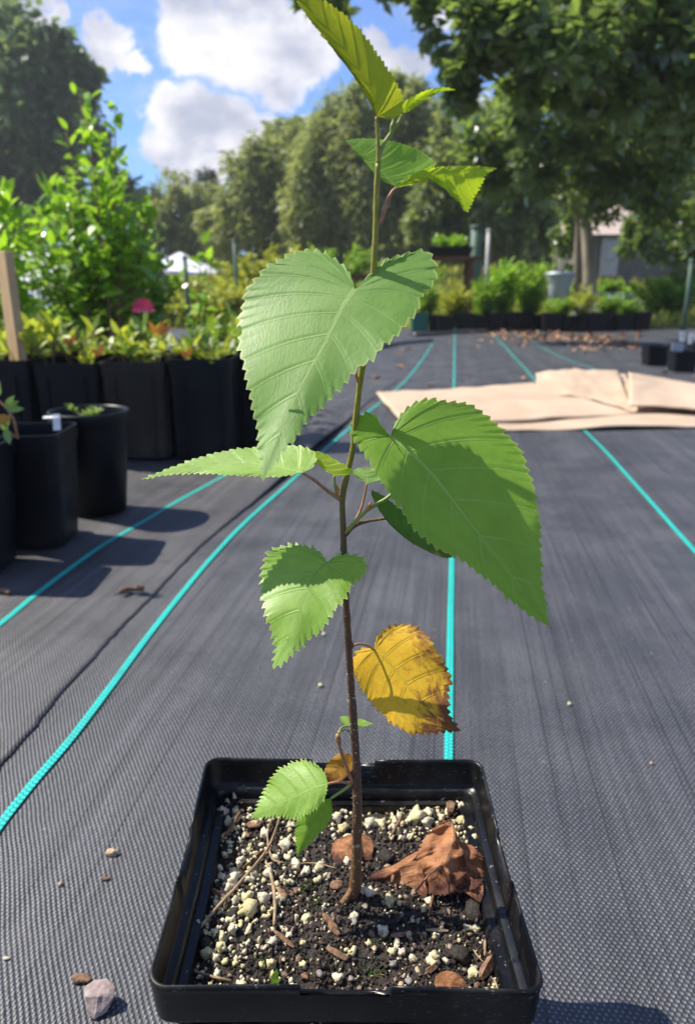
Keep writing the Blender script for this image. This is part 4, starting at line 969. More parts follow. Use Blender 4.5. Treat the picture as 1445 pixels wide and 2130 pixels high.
def rosette(h, nl, L, seed, mt, spread=.6, W=.32):
    r = np.random.default_rng(seed); P = []; D = []
    ns = 4; stems = MB()
    for s_ in range(ns):
        a = r.uniform(0, 6.28); top = np.array([math.cos(a) * spread * h * r.uniform(.3, 1), math.sin(a) * spread * h * r.uniform(.3, 1), h * r.uniform(.6, 1)])
        stems.tube([(0, 0, 0), tuple(top * .5 + np.array([0, 0, h * .1])), tuple(top)], [.0022, .0016, .001], 5)
        for k in range(nl // ns):
            u = r.uniform(.25, 1) ** .6; p_ = top * u; th = r.uniform(0, 6.28); P.append(p_); D.append([math.cos(th), math.sin(th), r.uniform(.1, 1.3) + (u > .85) * .8])
    n = len(P); P = np.array(P); D = np.array(D); LL = L * r.uniform(.6, 1.15, n)
    V, k = leafgeo(P, D, r.normal(0, .3, (n, 3)) + np.array([0, 0, 1.]), LL, LL * W)
    return V, k, stems
simple('stemwood', (0.12, 0.07, 0.04), (0.2, 0.12, 0.07), 60, .7, .3)
seedproto = []
for k in range(5):
    V, kk, st = rosette(.085, 30, .042, 40 + k, None)
    seedproto.append((V, kk, st))
def seedling(loc, k, sc, label, grp, mt='fol_seed', rz=0, cat='seedling', name='seedling'):
    e = empty(name, loc, label, cat, grp, rz)
    key = (k, mt)
    if key not in SCACHE:
        V, kk, st = seedproto[k]; a = mesh_np('foliage', V, kk, mt, e); b = st.build('stem', 'stemwood', e); SCACHE[key] = (a.data, b.data)
    else:
        for nm, me in zip(('foliage', 'stem'), SCACHE[key]):
            o = bpy.data.objects.new(nm, me); COL.objects.link(o); o.parent = e
    e.scale = (sc, sc, sc * random.uniform(.85, 1.25)); return e
SCACHE = {}
random.seed(21)
pxs = [(-60, 160), (100, 148), (240, 130), (352, 118), (455, 110)]
PR = []
for i in range(5):
    x = -0.80 + i * 0.128; y = rowY + 0.012 * i + random.uniform(-.008, .008)
    PR.append((x, y, .125, .190))
for i in range(6):
    x = -0.80 + i * 0.122; PR.append((x, rowY + .135 + .03 * max(0, i - 4) + random.uniform(-.01, .01), .112, .19))
names_r = ['leftmost', 'second', 'third', 'fourth', 'fifth', 'sixth', 'seventh']
for i, (x, y, w_, h) in enumerate(PR):
    first = i < 5
    i7 = i if first else i - 5
    sqpot('nursery_pot', (x, y, .006), w_ * .93, w_, h + .004 * math.sin(i * 2), (names_r[i7] + (' tall black pot in the front row behind the round pot' if first else ' tall black pot in the second row under the seedlings')), 'tall black nursery pots in rows', 'pot_far' if i % 3 else 'pot_brown', random.uniform(-.03, .03))
    for jj in range(3):
        seedling((x + (-.034, 0, .034)[jj], y + random.uniform(-.04, .04), .006 + h * .84), random.randrange(5), random.uniform(.55, .98), ('left', 'middle', 'right')[jj] + ' seedling in the ' + names_r[i7] + (' tall black pot of the front row' if first else ' tall black pot of the second row'), 'seedlings in the tall black pots', random.choice(['fol_seed', 'fol_seed', 'fol_seed_dark']), random.random() * 6)
for i in range(26):
    x, y = random.uniform(-1.1, -.22), random.uniform(1.75, 2.3)
    seedling((x, y, .14), random.randrange(5), random.uniform(.8, 1.25), 'leafy seedling in the farther rows behind the tall black pots', 'seedlings in the farther rows', random.choice(['fol_seed', 'fol_seed', 'fol_seed_dark']), random.random() * 6)
for i in range(8):
    sqpot('nursery_pot', (-1.25 + i * .14, 2.0, 0), .12, .14, .17, names_r[min(i, 6)] + ' black pot in the back row of the seedlings' if i < 7 else 'right end black pot in the back row of the seedlings', 'tall black nursery pots in rows')
# orange leaf + pink flower
def leaves_at(name, pts, dirs, L, W, m, label, cat):
    P = np.array(pts, float); b = P[0].copy(); P = P - b; D = np.array(dirs, float)
    V, k = leafgeo(P, D, np.tile(np.array([[0.1, -1., .3]]), (len(P), 1)), np.full(len(P), L), np.full(len(P), W))
    o = mesh_np(name, V, k, m); o.location = b; return tag(o, label, cat)
q = at(330, 695, 1.45); leaves_at('leaf_sprig', [q, q + Vector((.002, 0, -.002)), q + Vector((-.002, 0, -.002))], [(.5, 0, 1), (.9, -.1, .7), (-.4, -.2, .8)], .03, .012, 'fol_orange', 'bright orange leaf sprig among the seedlings', 'leaf')
for ox, oy, olb in [(150, 715, 'left'), (208, 738, 'middle'), (392, 742, 'right')]:
    q = at(ox, oy, 1.43); leaves_at('leaf_sprig', [q, q + Vector((.002, 0, -.002))], [(.4, -.1, 1), (-.7, -.1, .5)], .022, .010, 'fol_orange', olb + ' one of three small rusty orange leaf tips low in the tall pots', 'leaf')
simple('pink', (0.75, 0.05, 0.14), (0.85, 0.12, 0.22), 30, .5, .3)
q = at(300, 645, 1.55); pk = empty('pink_flower', q, 'bright pink flower standing above the seedlings', 'flower')
P = np.zeros((9, 3)); D = np.array([[math.cos(a), -.4, math.sin(a) + .5] for a in np.linspace(-.5, 3.6, 9)])
V, k = leafgeo(P, D, np.tile([[0, -1., .2]], (9, 1)), np.full(9, .026), np.full(9, .012)); mesh_np('petals', V, k, 'pink', pk)
mb = MB(); mb.tube([(0, 0, 0), (.004, .002, -.08)], .0015, 5); mb.build('stalk', 'petiole_green', pk)
# round pot
def roundpot(name, c, r1, h, label, rz=0):
    e = empty(name, c, label, 'plant pot'); mb = MB(); r0 = r1 * .72
    mb.lathe((0, 0, 0), [(0, 0), (r0, 0), (r1 * .93, h * .86)], 40); mb.build('wall', 'pot_far', e)
    mb = MB(); mb.lathe((0, 0, 0), [(r1 * .93, h * .86), (r1 * .98, h * .87), (r1, h * .99), (r1 * .99, h), (r1 * .93, h), (r1 * .91, h * .97), (r1 * .86, h * .8)], 40); mb.build('rim', 'pot_far', e)
    mb = MB(); mb.lathe((0, 0, 0), [(r1 * .88, h * .86), (r1 * .4, h * .89), (0, h * .9)], 30); mb.build('soil', 'soil', e); return e
rp_ = roundpot('round_pot', (-0.385, 1.098, .005), .0585, .152, 'round black nursery pot standing alone in front of the tall pots')
simple('white_plastic', (0.7, 0.7, 0.68), (0.8, 0.8, 0.78), 20, .4, .4)
mb = MB(); mb.box((0, 0, .0), (.016, .0008, .055), rx=.2); tg = mb.build('plant_tag', 'white_plastic', smooth=False); q = at(183, 985, 1.045); 
simple('glare', (0.35, 0.33, 0.25), (0.45, 0.42, 0.33), 20, .6, .4)
bpy.data.objects.remove(tg)
random.seed(3)
foliage('fol_succ', (0.16, 0.25, 0.05), (0.22, 0.32, 0.08), (0.3, 0.38, 0.12), .3, (.4, .6, .1))
V, kk, st = rosette(.024, 60, .016, 77, None, 1.1, .4)
e = empty('small_plant', (-0.385, 1.09, .138), 'small pale green plant in the round black pot', 'plant'); mesh_np('foliage', V, kk, 'fol_succ', e); st.build('stem', 'stemwood', e)
# square pots front left
SPL = [(-0.458, 0.853, 'square black pot at the left edge holding an oval-leaved seedling'), (-0.415, 0.955, 'square black pot touching the left side of the round pot'), (-0.52, 0.985, 'square black pot behind the one at the left edge'), (-0.40, 0.862, 'x')]
for i, (x, y, lb) in enumerate(SPL[:3]):
    sqpot('square_pot', (x, y, .005), .078, .098, .150, lb, 'square black pots at the left edge', 'pot_far', .04 * i, ribs=False)
sqpot('square_pot', (-0.615, .87, .005), .078, .098, .150, 'square black pot cut by the left picture edge', 'square black pots at the left edge', 'pot_far', 0, ribs=False)
mb = MB(); mb.box((0, 0, .010), (.009, .001, .022), rx=-.5, rz=.3); mb.box((-.008, .002, .016), (.018, .007, .001), rx=.2, rz=.2); o = mb.build('plant_tag', 'white_plastic', smooth=False); o.location = at(118, 875, .95) - Vector((0, 0, .012)); tag(o, 'folded white plastic plant tag on the rim beside the round pot', 'tag')
# oval-leaved seedling
q0 = at(38, 912, .83); e = empty('oval_seedling', q0, 'seedling with oval leaves, one yellow, on a red-brown stem in the left square pot', 'seedling')
mb = MB(); mb.tube([(0, 0, 0), (-.002, 0, .022), (-.008, 0, .034), (-.018, 0, .045)], [.0015, .0014, .0012, .001], 6); mb.tube([(0, 0, 0), (-.014, 0, .012), (-.026, 0, .018)], .0011, 6); mb.build('stem', 'petiole_red', e)
P = np.array([[-.018, 0, .044], [-.018, 0, .044], [-.016, 0, .042], [-.010, 0, .033], [-.009, 0, .033], [-.009, 0, .034], [-.012, 0, .012], [-.014, 0, .012], [-.010, 0, .010], [-.026, 0, .018]])
D = np.array([[.1, -.1, 1], [-.6, -.2, .6], [-.5, .1, 1], [1, -.2, .6], [1, 0, .05], [.8, -.3, 1], [.2, -.3, -.6], [.5, -.2, .9], [-.4, -.3, .6], [-.6, 0, 1]], float)
V, k = leafgeo(P, D, np.tile([[.2, -1., .3]], (len(P), 1)), np.array([.03, .026, .03, .02, .02, .02, .02, .018, .016, .04]), np.array([.013, .013, .012, .008, .008, .008, .009, .009, .009, .016])); mesh_np('foliage', V, k, 'fol_succ', e)
V, k = leafgeo(P[7:8] * 0 + np.array([[-.022, -.002, .020]]), np.array([[1, -.1, .25]]), np.array([[.1, -1., .3]]), np.array([.02]), np.array([.012])); mesh_np('yellow_leaf', V, k, 'leaf_amber', e)
# stake
simple('pine', (0.40, 0.26, 0.13), (0.52, 0.36, 0.19), 30, .7, .3, .0008, stretch=(6, 6, .6))
a = at(8, 523, 1.46); b = at(46, 800, 1.46); mb = MB(); c_ = (a + b) / 2; d = a - b
mb.box((0, 0, 0), (.042, .016, d.length), ry=math.atan2(d.x, d.z), rz=R(-42)); o = mb.build('wooden_stake', 'pine', smooth=False); o.location = c_; o.data.update(); tag(o, 'tan wooden stake leaning in the tall pots at the left edge', 'stake')
bv = o.modifiers.new('b', 'BEVEL'); bv.width = .001

# ================================================================= SHRUBS / WEEDS
foliage('fol_shrub', (0.09, 0.20, 0.02), (0.15, 0.32, 0.03), (0.27, 0.45, 0.07), .38, (.40, .68, .05), .3, .8)
foliage('fol_lime', (0.14, 0.30, 0.02), (0.20, 0.38, 0.03), (0.30, 0.46, 0.05), .4, (.45, .75, .04), .4)
foliage('fol_weed', (0.10, 0.22, 0.02), (0.16, 0.32, 0.03), (0.26, 0.38, 0.05), .35, (.4, .62, .05))
foliage('fol_yel', (0.20, 0.27, 0.02), (0.30, 0.36, 0.03), (0.40, 0.42, 0.06), .35, (.6, .62, .05))
foliage('fol_oak', (0.06, 0.105, 0.035), (0.10, 0.16, 0.045), (0.20, 0.27, 0.13), .34, (.36, .50, .08), .24, 1.0)
foliage('fol_far', (0.11, 0.15, 0.055), (0.16, 0.205, 0.07), (0.25, 0.28, 0.12), .36, (.36, .44, .09), .5)
foliage('fol_willow', (0.17, 0.21, 0.075), (0.24, 0.275, 0.10), (0.36, 0.37, 0.16), .42, (.44, .50, .12), .5)
foliage('fol_left', (0.07, 0.12, 0.055), (0.11, 0.17, 0.075), (0.17, 0.23, 0.11), .34, (.26, .38, .1), .5)
foliage('fol_conifer', (0.02, 0.045, 0.018), (0.03, 0.06, 0.022), (0.05, 0.09, 0.03), .1, (.08, .15, .02))
simple('tree_bark', (0.22, 0.18, 0.14), (0.38, 0.33, 0.26), 8, .9, .2, .01, stretch=(1, 1, .25))
def shrub(name, base, H, wx, wy, nst, per, L, W, mt, label, cat='shrub', grp=None, seed=0, lean=0.0, arch=.35, rz=0, lo=.12, k=6):
    r = np.random.default_rng(seed); e = empty(name, base, label, cat, grp, rz); P = []; D = []; st = MB()
    for s_ in range(nst):
        a = r.uniform(0, 6.283); rad = math.sqrt(r.uniform(0.02, 1)); hh = H * (1 - .45 * rad ** 2) * r.uniform(.78, 1.05)
        tip = np.array([math.cos(a) * rad * wx + lean * hh, math.sin(a) * rad * wy, hh]); b0 = np.array([tip[0] * .15, tip[1] * .15, 0]); m0 = (b0 + tip) / 2 + np.array([0, 0, arch * hh * .15]); m0[:2] *= .8
        pts = [b0 * (1 - u) ** 2 + 2 * m0 * u * (1 - u) + tip * u * u for u in np.linspace(0, 1, 6)]
        st.tube(pts, list(np.linspace(H * .008, H * .0018, 6)), 4)
        for q in range(per):
            u = lo + (1 - lo) * r.uniform(0, 1) ** .8; p_ = b0 * (1 - u) ** 2 + 2 * m0 * u * (1 - u) + tip * u * u
            sidew = r.normal(0, 1, 3); sidew[2] *= .5; off = sidew * H * .045 * (1.3 - u); P.append(p_ + off); th = r.uniform(0, 6.283)
            D.append([math.cos(th), math.sin(th), r.uniform(-.2, .9) + (u > .9) * .8])
    P = np.array(P); D = np.array(D); n = len(P); LL = L * r.uniform(.55, 1.2, n)
    V, kk = leafgeo(P, D, r.normal(0, .45, (n, 3)) + np.array([0, 0, 1.]), LL, LL * W, hexa=k == 6)
    mesh_np('foliage', V, kk, mt, e); st.build('stem', 'stemwood', e); return e
# left bright shrub
def base_at(x, Y, z=None): q = at(x, 600, Y); return (q.x, Y, terrain_z(q.x, Y) if z is None else z)
shrub('leafy_shrub', base_at(200, 2.75, 0), .74, .30, .3, 46, 46, .056, .38, 'fol_shrub', 'tall bright green leafy shrub behind the pots on the left', seed=1, lo=.05)
shrub('leafy_shrub', base_at(228, 2.6, 0), .93, .16, .14, 20, 44, .060, .38, 'fol_lime', 'tallest fresh lime-green shoots of the left shrubs', seed=2, lo=.3)
shrub('leafy_shrub', base_at(80, 2.9, 0), .62, .34, .3, 40, 40, .052, .4, 'fol_shrub', 'lower dense green shrub behind the wooden stake', seed=3, lo=.05)
shrub('leafy_shrub', base_at(285, 2.9, 0), .50, .09, .2, 30, 60, .05, .4, 'fol_shrub', 'dark rounded shrub at the right of the left shrubs', seed=4, lo=.05)
shrub('leafy_shrub', base_at(10, 1.75, .17), .40, .08, .08, 9, 26, .055, .38, 'fol_lime', 'bright backlit shoots rising at the left edge', seed=5, lo=.25)
shrub('climbing_shoot', base_at(405, 2.3, .12), .40, .035, .05, 4, 12, .045, .5, 'fol_lime', 'thin lime-green shoot rising behind the seedlings', 'plant', seed=6, lean=.13, lo=.2)
shrub('leafy_shrub', base_at(560, 8.5), .75, .9, .5, 40, 60, .10, .35, 'fol_yel', 'yellow-green bush on the slope behind the largest leaf', seed=7)
shrub('leafy_shrub', base_at(430, 7.2), .45, .8, .4, 40, 50, .09, .35, 'fol_yel', 'low yellow-green growth under the white canopy', seed=8)
shrub('leafy_shrub', base_at(700, 9.5), .8, .9, .5, 30, 60, .10, .35, 'fol_weed', 'green bush on the slope behind the trunk', seed=9)
# weeds on the right
G1 = 'green plants in the far row of black pots'
for i, (x, Y, H, wd, mt, L, sd_, lb) in enumerate([(1045, 6.4, .46, .13, 'fol_lime', .07, 11, 'tall lime-green weeds in the far row right of the trunk'), (1105, 6.5, .42, .15, 'fol_weed', .07, 12, 'bushy green weeds left of the grey bin'),
        (1010, 6.3, .33, .12, 'fol_weed', .06, 13, 'shorter green weeds at the left of the tall lime weeds'), (1165, 6.2, .17, .14, 'fol_weed', .04, 14, 'low green plants in front of the grey bin'),
        (1215, 6.2, .24, .17, 'fol_yel', .035, 15, 'yellow-green feathery mound right of the grey bin'), (1270, 6.3, .2, .14, 'fol_weed', .04, 16, 'low green mound at the right end of the far row'),
        (945, 6.2, .24, .16, 'fol_yel', .05, 17, 'yellow-brown plants beside the wooden bench'), (890, 6.3, .26, .14, 'fol_weed', .05, 18, 'green plants behind the right edge of the largest leaf'), (1312, 6.5, .13, .1, 'fol_weed', .04, 19, 'small green plants last in the far row')]):
    q = at(x, 600, Y); shrub('potted_weeds', (q.x, Y, .10), H, wd, .12, 24, 46, L * 1.35, .17, mt, lb, 'plant', G1, sd_, lo=.03)
    for k in range(2):
        pos_n = ['left', 'right'][k]
        sqpot('black_pot', (q.x - .07 + k * .15, Y - .06, 0), .13, .15, .125 + .02 * ((i + k) % 2), pos_n + ' black pot under the ' + lb.split(' in the')[0].split(' at the')[0].split(' beside')[0].split(' behind')[0].split(' right of')[0].split(' left of')[0], 'black pots in the far row', 'pot_far' if (i, k) != (7, 0) else 'green_plastic', ribs=False)
# grey bin
simple('zinc', (0.34, 0.38, 0.42), (0.46, 0.50, 0.54), 14, .45, .5, metal=.3)
q = at(1162, 600, 7.2); e = empty('grey_bin', (q.x, 7.2, .05), 'pale grey tapered bin standing behind the far plants', 'bin'); mb = MB(); mb.lathe((0, 0, 0), [(0, 0), (.075, 0), (.10, .3), (.135, .4)], 24); mb.build('body', 'zinc', e)
mb = MB(); mb.lathe((0, 0, 0), [(.135, .4), (.145, .405), (.14, .42), (.05, .44), (0, .445)], 24); mb.build('lid', 'zinc', e)
# wooden bench with trays
simple('redwood', (0.10, 0.045, 0.025), (0.17, 0.08, 0.045), 10, .8, .3, stretch=(1, 1, .3))
q = at(928, 600, 8.0); zb = terrain_z(q.x, 8.0); e = empty('plant_bench', (q.x, 8.0, zb), 'dark wooden plant bench behind the right side of the largest leaf', 'bench')
for sx in (-.24, .22):
    for sy in (-.15, .15): mb = MB(); mb.box((sx, sy, .3), (.05, .05, .6)); mb.build('leg', 'redwood', e, smooth=False)
mb = MB(); mb.box((0, 0, .615), (.62, .42, .03)); mb.build('top', 'redwood', e, smooth=False); mb = MB(); mb.box((0, 0, .25), (.56, .38, .03)); mb.build('shelf', 'redwood', e, smooth=False)
o = sqpot('black_tray', (q.x, 8.0, zb + .63), .40, .46, .09, 'black tray of plants on top of the wooden bench', ribs=False); shrub('tray_plants', (q.x, 8.0, zb + .7), .14, .22, .18, 24, 30, .05, .3, 'fol_lime', 'lime-green plants in the tray on the bench', 'plant', seed=31)
q = at(705, 600, 9.0); zb = terrain_z(q.x, 9.0); e = empty('plant_bench', (q.x, 9.0, zb), 'low grey bench on the slope left of the trunk', 'bench')
mb = MB(); mb.box((0, 0, .42), (.7, .4, .05)); mb.build('top', 'redwood', e, smooth=False)
for sx in (-.3, .3): mb = MB(); mb.box((sx, 0, .2), (.05, .3, .4)); mb.build('leg', 'redwood', e, smooth=False)
# posts
simple('post_grey', (0.38, 0.38, 0.37), (0.5, 0.5, 0.48), 10, .6, .4)
simple('post_green', (0.05, 0.10, 0.07), (0.08, 0.14, 0.10), 10, .6, .4)
for x, Y, h, r_, mm, lb in [(1010, 9.0, .95, .025, 'post_grey', 'pale grey post right of the wooden bench'), (985, 9.3, 1.0, .07, 'post_green', 'broad dark post beside the pale grey post'), (492, 7.5, .8, .02, 'post_green', 'thin dark green post between canopy and largest leaf'), (388, 6.5, .6, .02, 'post_green', 'dark green post below the white canopy'), (1430, 5.8, .55, .016, 'post_green', 'dark post at the right edge beyond the leaf litter')]:
    q = at(x, 600, Y); mb = MB(); mb.tube([(0, 0, 0), (.004, 0, h * .5), (0, 0, h)], r_, 10); mb.lathe((0, 0, h), [(r_ * 1.2, -.02), (r_ * 1.2, .0), (0, .01)], 10); o = mb.build('post', mm); o.location = (q.x, Y, terrain_z(q.x, Y)); tag(o, lb, 'post')
# white canopy tent
simple('tarp_white', (0.78, 0.79, 0.82), (0.86, 0.87, 0.9), 4, .5, .4)
q = at(385, 556, 9.0); e = empty('canopy_tent', (q.x, 9.0, terrain_z(q.x, 9)), 'white pitched canopy tent beyond the left shrub', 'canopy'); z0 = q.z - e.location.z
mb = MB(); mb.add([(-.40, -.3, z0 - .03), (.36, -.3, z0 - .07), (.36, .3, z0 - .04), (-.40, .3, z0), (-.05, 0, z0 + .17)], [(0, 1, 4), (1, 2, 4), (2, 3, 4), (3, 0, 4)]); mb.add([(-.40, -.3, z0 - .03), (.36, -.3, z0 - .07), (.36, -.302, z0 - .11), (-.4, -.302, z0 - .06)], [(0, 1, 2, 3)])
o = mb.build('roof', 'tarp_white', e, smooth=False); sm = o.modifiers.new('t', 'SOLIDIFY'); sm.thickness = .004
for sx, sy in ((-.37, -.28), (.33, -.28), (.33, .28), (-.37, .28)): mb = MB(); mb.tube([(sx, sy, 0), (sx, sy, z0 - .03)], .012, 6); mb.build('leg', 'post_grey', e)
# greenhouse
q = at(40, 505, 8.0); e = empty('greenhouse', (q.x, 8.0, terrain_z(q.x, 8.0)), 'white plastic hoop greenhouse glimpsed through the left shrubs', 'greenhouse'); mb = MB(); vs = []; fs = []
for j in range(8):
    for i in range(17): a = math.pi * i / 16; vs.append((-1.5 + j * .4, math.cos(a) * .9, math.sin(a) * .86 * (q.z + .05)))
for j in range(7):
    for i in range(16): fs.append((j * 17 + i, j * 17 + i + 1, (j + 1) * 17 + i + 1, (j + 1) * 17 + i))
mb.add(vs, fs); mb.build('cover', 'tarp_white', e)
for j in range(0, 8): mb = MB(); mb.tube([(-1.5 + j * .4, math.cos(math.pi * i / 16) * .905, math.sin(math.pi * i / 16) * .865 * (q.z + .05)) for i in range(17)], .012, 5); mb.build('hoop', 'post_grey', e)
# shed on the right
simple('shed_wall', (0.12, 0.11, 0.10), (0.18, 0.165, 0.15), 5, .85, .2, stretch=(8, 8, .5))
simple('shed_roof', (0.44, 0.35, 0.31), (0.54, 0.44, 0.39), 6, .9, .2, stretch=(1, 8, 1))
simple('glass_dark', (0.25, 0.29, 0.33), (0.4, 0.44, 0.5), 6, .1, .8); simple('brick', (0.20, 0.08, 0.05), (0.3, 0.13, 0.08), 30, .9, .2)
q = at(1330, 487, 15.0); e = empty('shed', (q.x, 15.0, terrain_z(q.x, 15)), 'grey shed with a pinkish pitched roof behind the right trees', 'building'); ez = q.z - e.location.z
mb = MB(); mb.box((0, 1, ez / 2), (2.2, 2, ez)); mb.build('wall', 'shed_wall', e, smooth=False)
mb = MB(); mb.add([(-1.25, -.2, ez - .02), (1.0, -.2, ez - .02), (.75, 1, ez + .62), (-.95, 1, ez + .62), (1.0, 2.2, ez - .02), (-1.25, 2.2, ez - .02)], [(0, 1, 2, 3), (1, 4, 2), (5, 0, 3), (4, 5, 3, 2)]); ro2 = mb.build('roof', 'shed_roof', e, smooth=False)
mb = MB(); mb.box((-.78, 1.1, ez + .65), (.2, .2, .5)); mb.build('chimney', 'brick', ro2, smooth=False)
for x0 in (-.55,): 
    mb = MB(); mb.box((x0, -.03, ez * .55), (.34, .04, ez * .75)); d_ = mb.build('door', 'post_grey', e, smooth=False); mb = MB(); mb.box((x0, -.06, ez * .68), (.2, .02, ez * .35)); mb.build('pane', 'glass_dark', d_, smooth=False)
# blue-grey tarp mound
simple('tarp_blue', (0.13, 0.18, 0.19), (0.22, 0.28, 0.29), 5, .6, .3)
q = at(1275, 620, 9.0); vs = []; fs = []
for j in range(15):
    for i in range(25):
        u, v = i / 24, j / 14; zz = .25 * math.sin(math.pi * u) ** .6 * math.sin(math.pi * v) ** .6 * (1 + .5 * noise.noise(Vector((u * 4, v * 4, 2)))); vs.append(((u - .5) * .9, (v - .5) * .7, zz))
for j in range(14):
    for i in range(24): fs.append((j * 25 + i, j * 25 + i + 1, (j + 1) * 25 + i + 1, (j + 1) * 25 + i))
o = mesh('tarp_pile', vs, fs, 'tarp_blue'); o.location = (q.x, 9.0, terrain_z(q.x, 9)); tag(o, 'heap under a blue-grey tarpaulin at the foot of the right trees', 'tarpaulin')
# rolled hose / plastic on fabric
simple('hose', (0.03, 0.03, 0.035), (0.06, 0.06, 0.07), 8, .28, .6)
for pts, r_, lb in [([(770, 730), (800, 722), (850, 715), (895, 712)], .022, 'nearer dark rolled plastic film on the far fabric'), ([(860, 700), (900, 698), (950, 694), (1012, 692)], .028, 'farther dark rolled plastic film below the far row')]:
    P3 = crom([onz(*z_) for z_ in pts], 20); b = Vector(P3[0]); mb = MB(); mb.tube([Vector(z_) - b + Vector((0, 0, .6 * r_)) for z_ in P3], [r_ * (1 + .5 * noise.noise(Vector(z_) * 3)) for z_ in P3], 10); o = mb.build('plastic_roll', 'hose'); o.location = b; o.scale = (1, 1, .6); tag(o, lb, 'plastic roll')
# right small pots with labels
for i, (x, yb) in enumerate([(1368, 762), (1425, 775), (1462, 752)]):
    b = onz(x, yb); sqpot('tray_pot', (b.x, b.y + .05, 0), .085, .10, .085, ['left black pot of the trio on the far right fabric', 'middle black pot of the trio on the far right fabric', 'right black pot of the trio at the picture edge'][i], 'black pots far right', ribs=False)
for k, (x, y) in enumerate([(1418, 700), (1436, 704), (1448, 698)]):
    q = at(x, y, 3.55); mb = MB(); mb.box((0, 0, 0), (.022, .002, .05), rz=.3 * k, ry=.15 * (k - 1)); o = mb.build('plant_label', 'white_plastic', smooth=False); o.location = q; tag(o, ['left', 'middle', 'right'][k] + ' white plant label standing in the far right pots', 'label', 'white plant labels')
b = onz(1400, 770); mb = MB(); mb.box((0, 0, .055), (.05, .004, .11), ry=.1); o = mb.build('plastic_strip', 'zinc', smooth=False); o.location = (b.x, b.y, 0); tag(o, 'grey plastic strip leaning on the far right pots', 'plastic strip')
# leaf litter
random.seed(9); r = np.random.default_rng(9)
simple('litter', (0.22, 0.10, 0.05), (0.40, 0.24, 0.14), 3, .8, .3)
P = []; 
for _ in range(420):
    x = r.uniform(990, 1330); y = 688 + (x - 990) * .09 + r.normal(0, 9); q = onz(x, y); P.append((q.x, q.y, .006))
for _ in range(900):
    q = at(r.uniform(1290, 1600), 600, r.uniform(6.6, 10.5)); P.append((q.x, q.y, terrain_z(q.x, q.y) + .03))
for _ in range(60):
    P.append((r.uniform(-.3, 2.5), r.uniform(2.4, 6), .006))
P = np.array(P); n = len(P); D = r.normal(0, 1, (n, 3)); D[:, 2] *= .3; L = r.uniform(.02, .055, n)
V, k = leafgeo(P, D, r.normal(0, .4, (n, 3)) + [0, 0, 1.], L, L * .6); o = mesh_np('fallen_leaves', V, k, 'litter'); tag(o, 'brown fallen leaves strewn over the far fabric and ground', 'leaf litter', kind='stuff')
# grass
n = 16000; Y = r.uniform(6.6, 20, n); X = r.uniform(-.45, .5, n) * Y * 1.1; P = np.stack([X, Y, np.array([terrain_z(a_, b_) for a_, b_ in zip(X, Y)])], 1)
D = r.normal(0, .35, (n, 3)); D[:, 2] = 1; L = r.uniform(.04, .14, n) * (1 + Y / 20)
V, k = leafgeo(P, D, r.normal(0, 1, (n, 3)), L, L * .12, hexa=False); o = mesh_np('grass', V, k, 'fol_yel'); tag(o, 'rough yellow-green grass beyond the fabric', 'grass', kind='stuff')

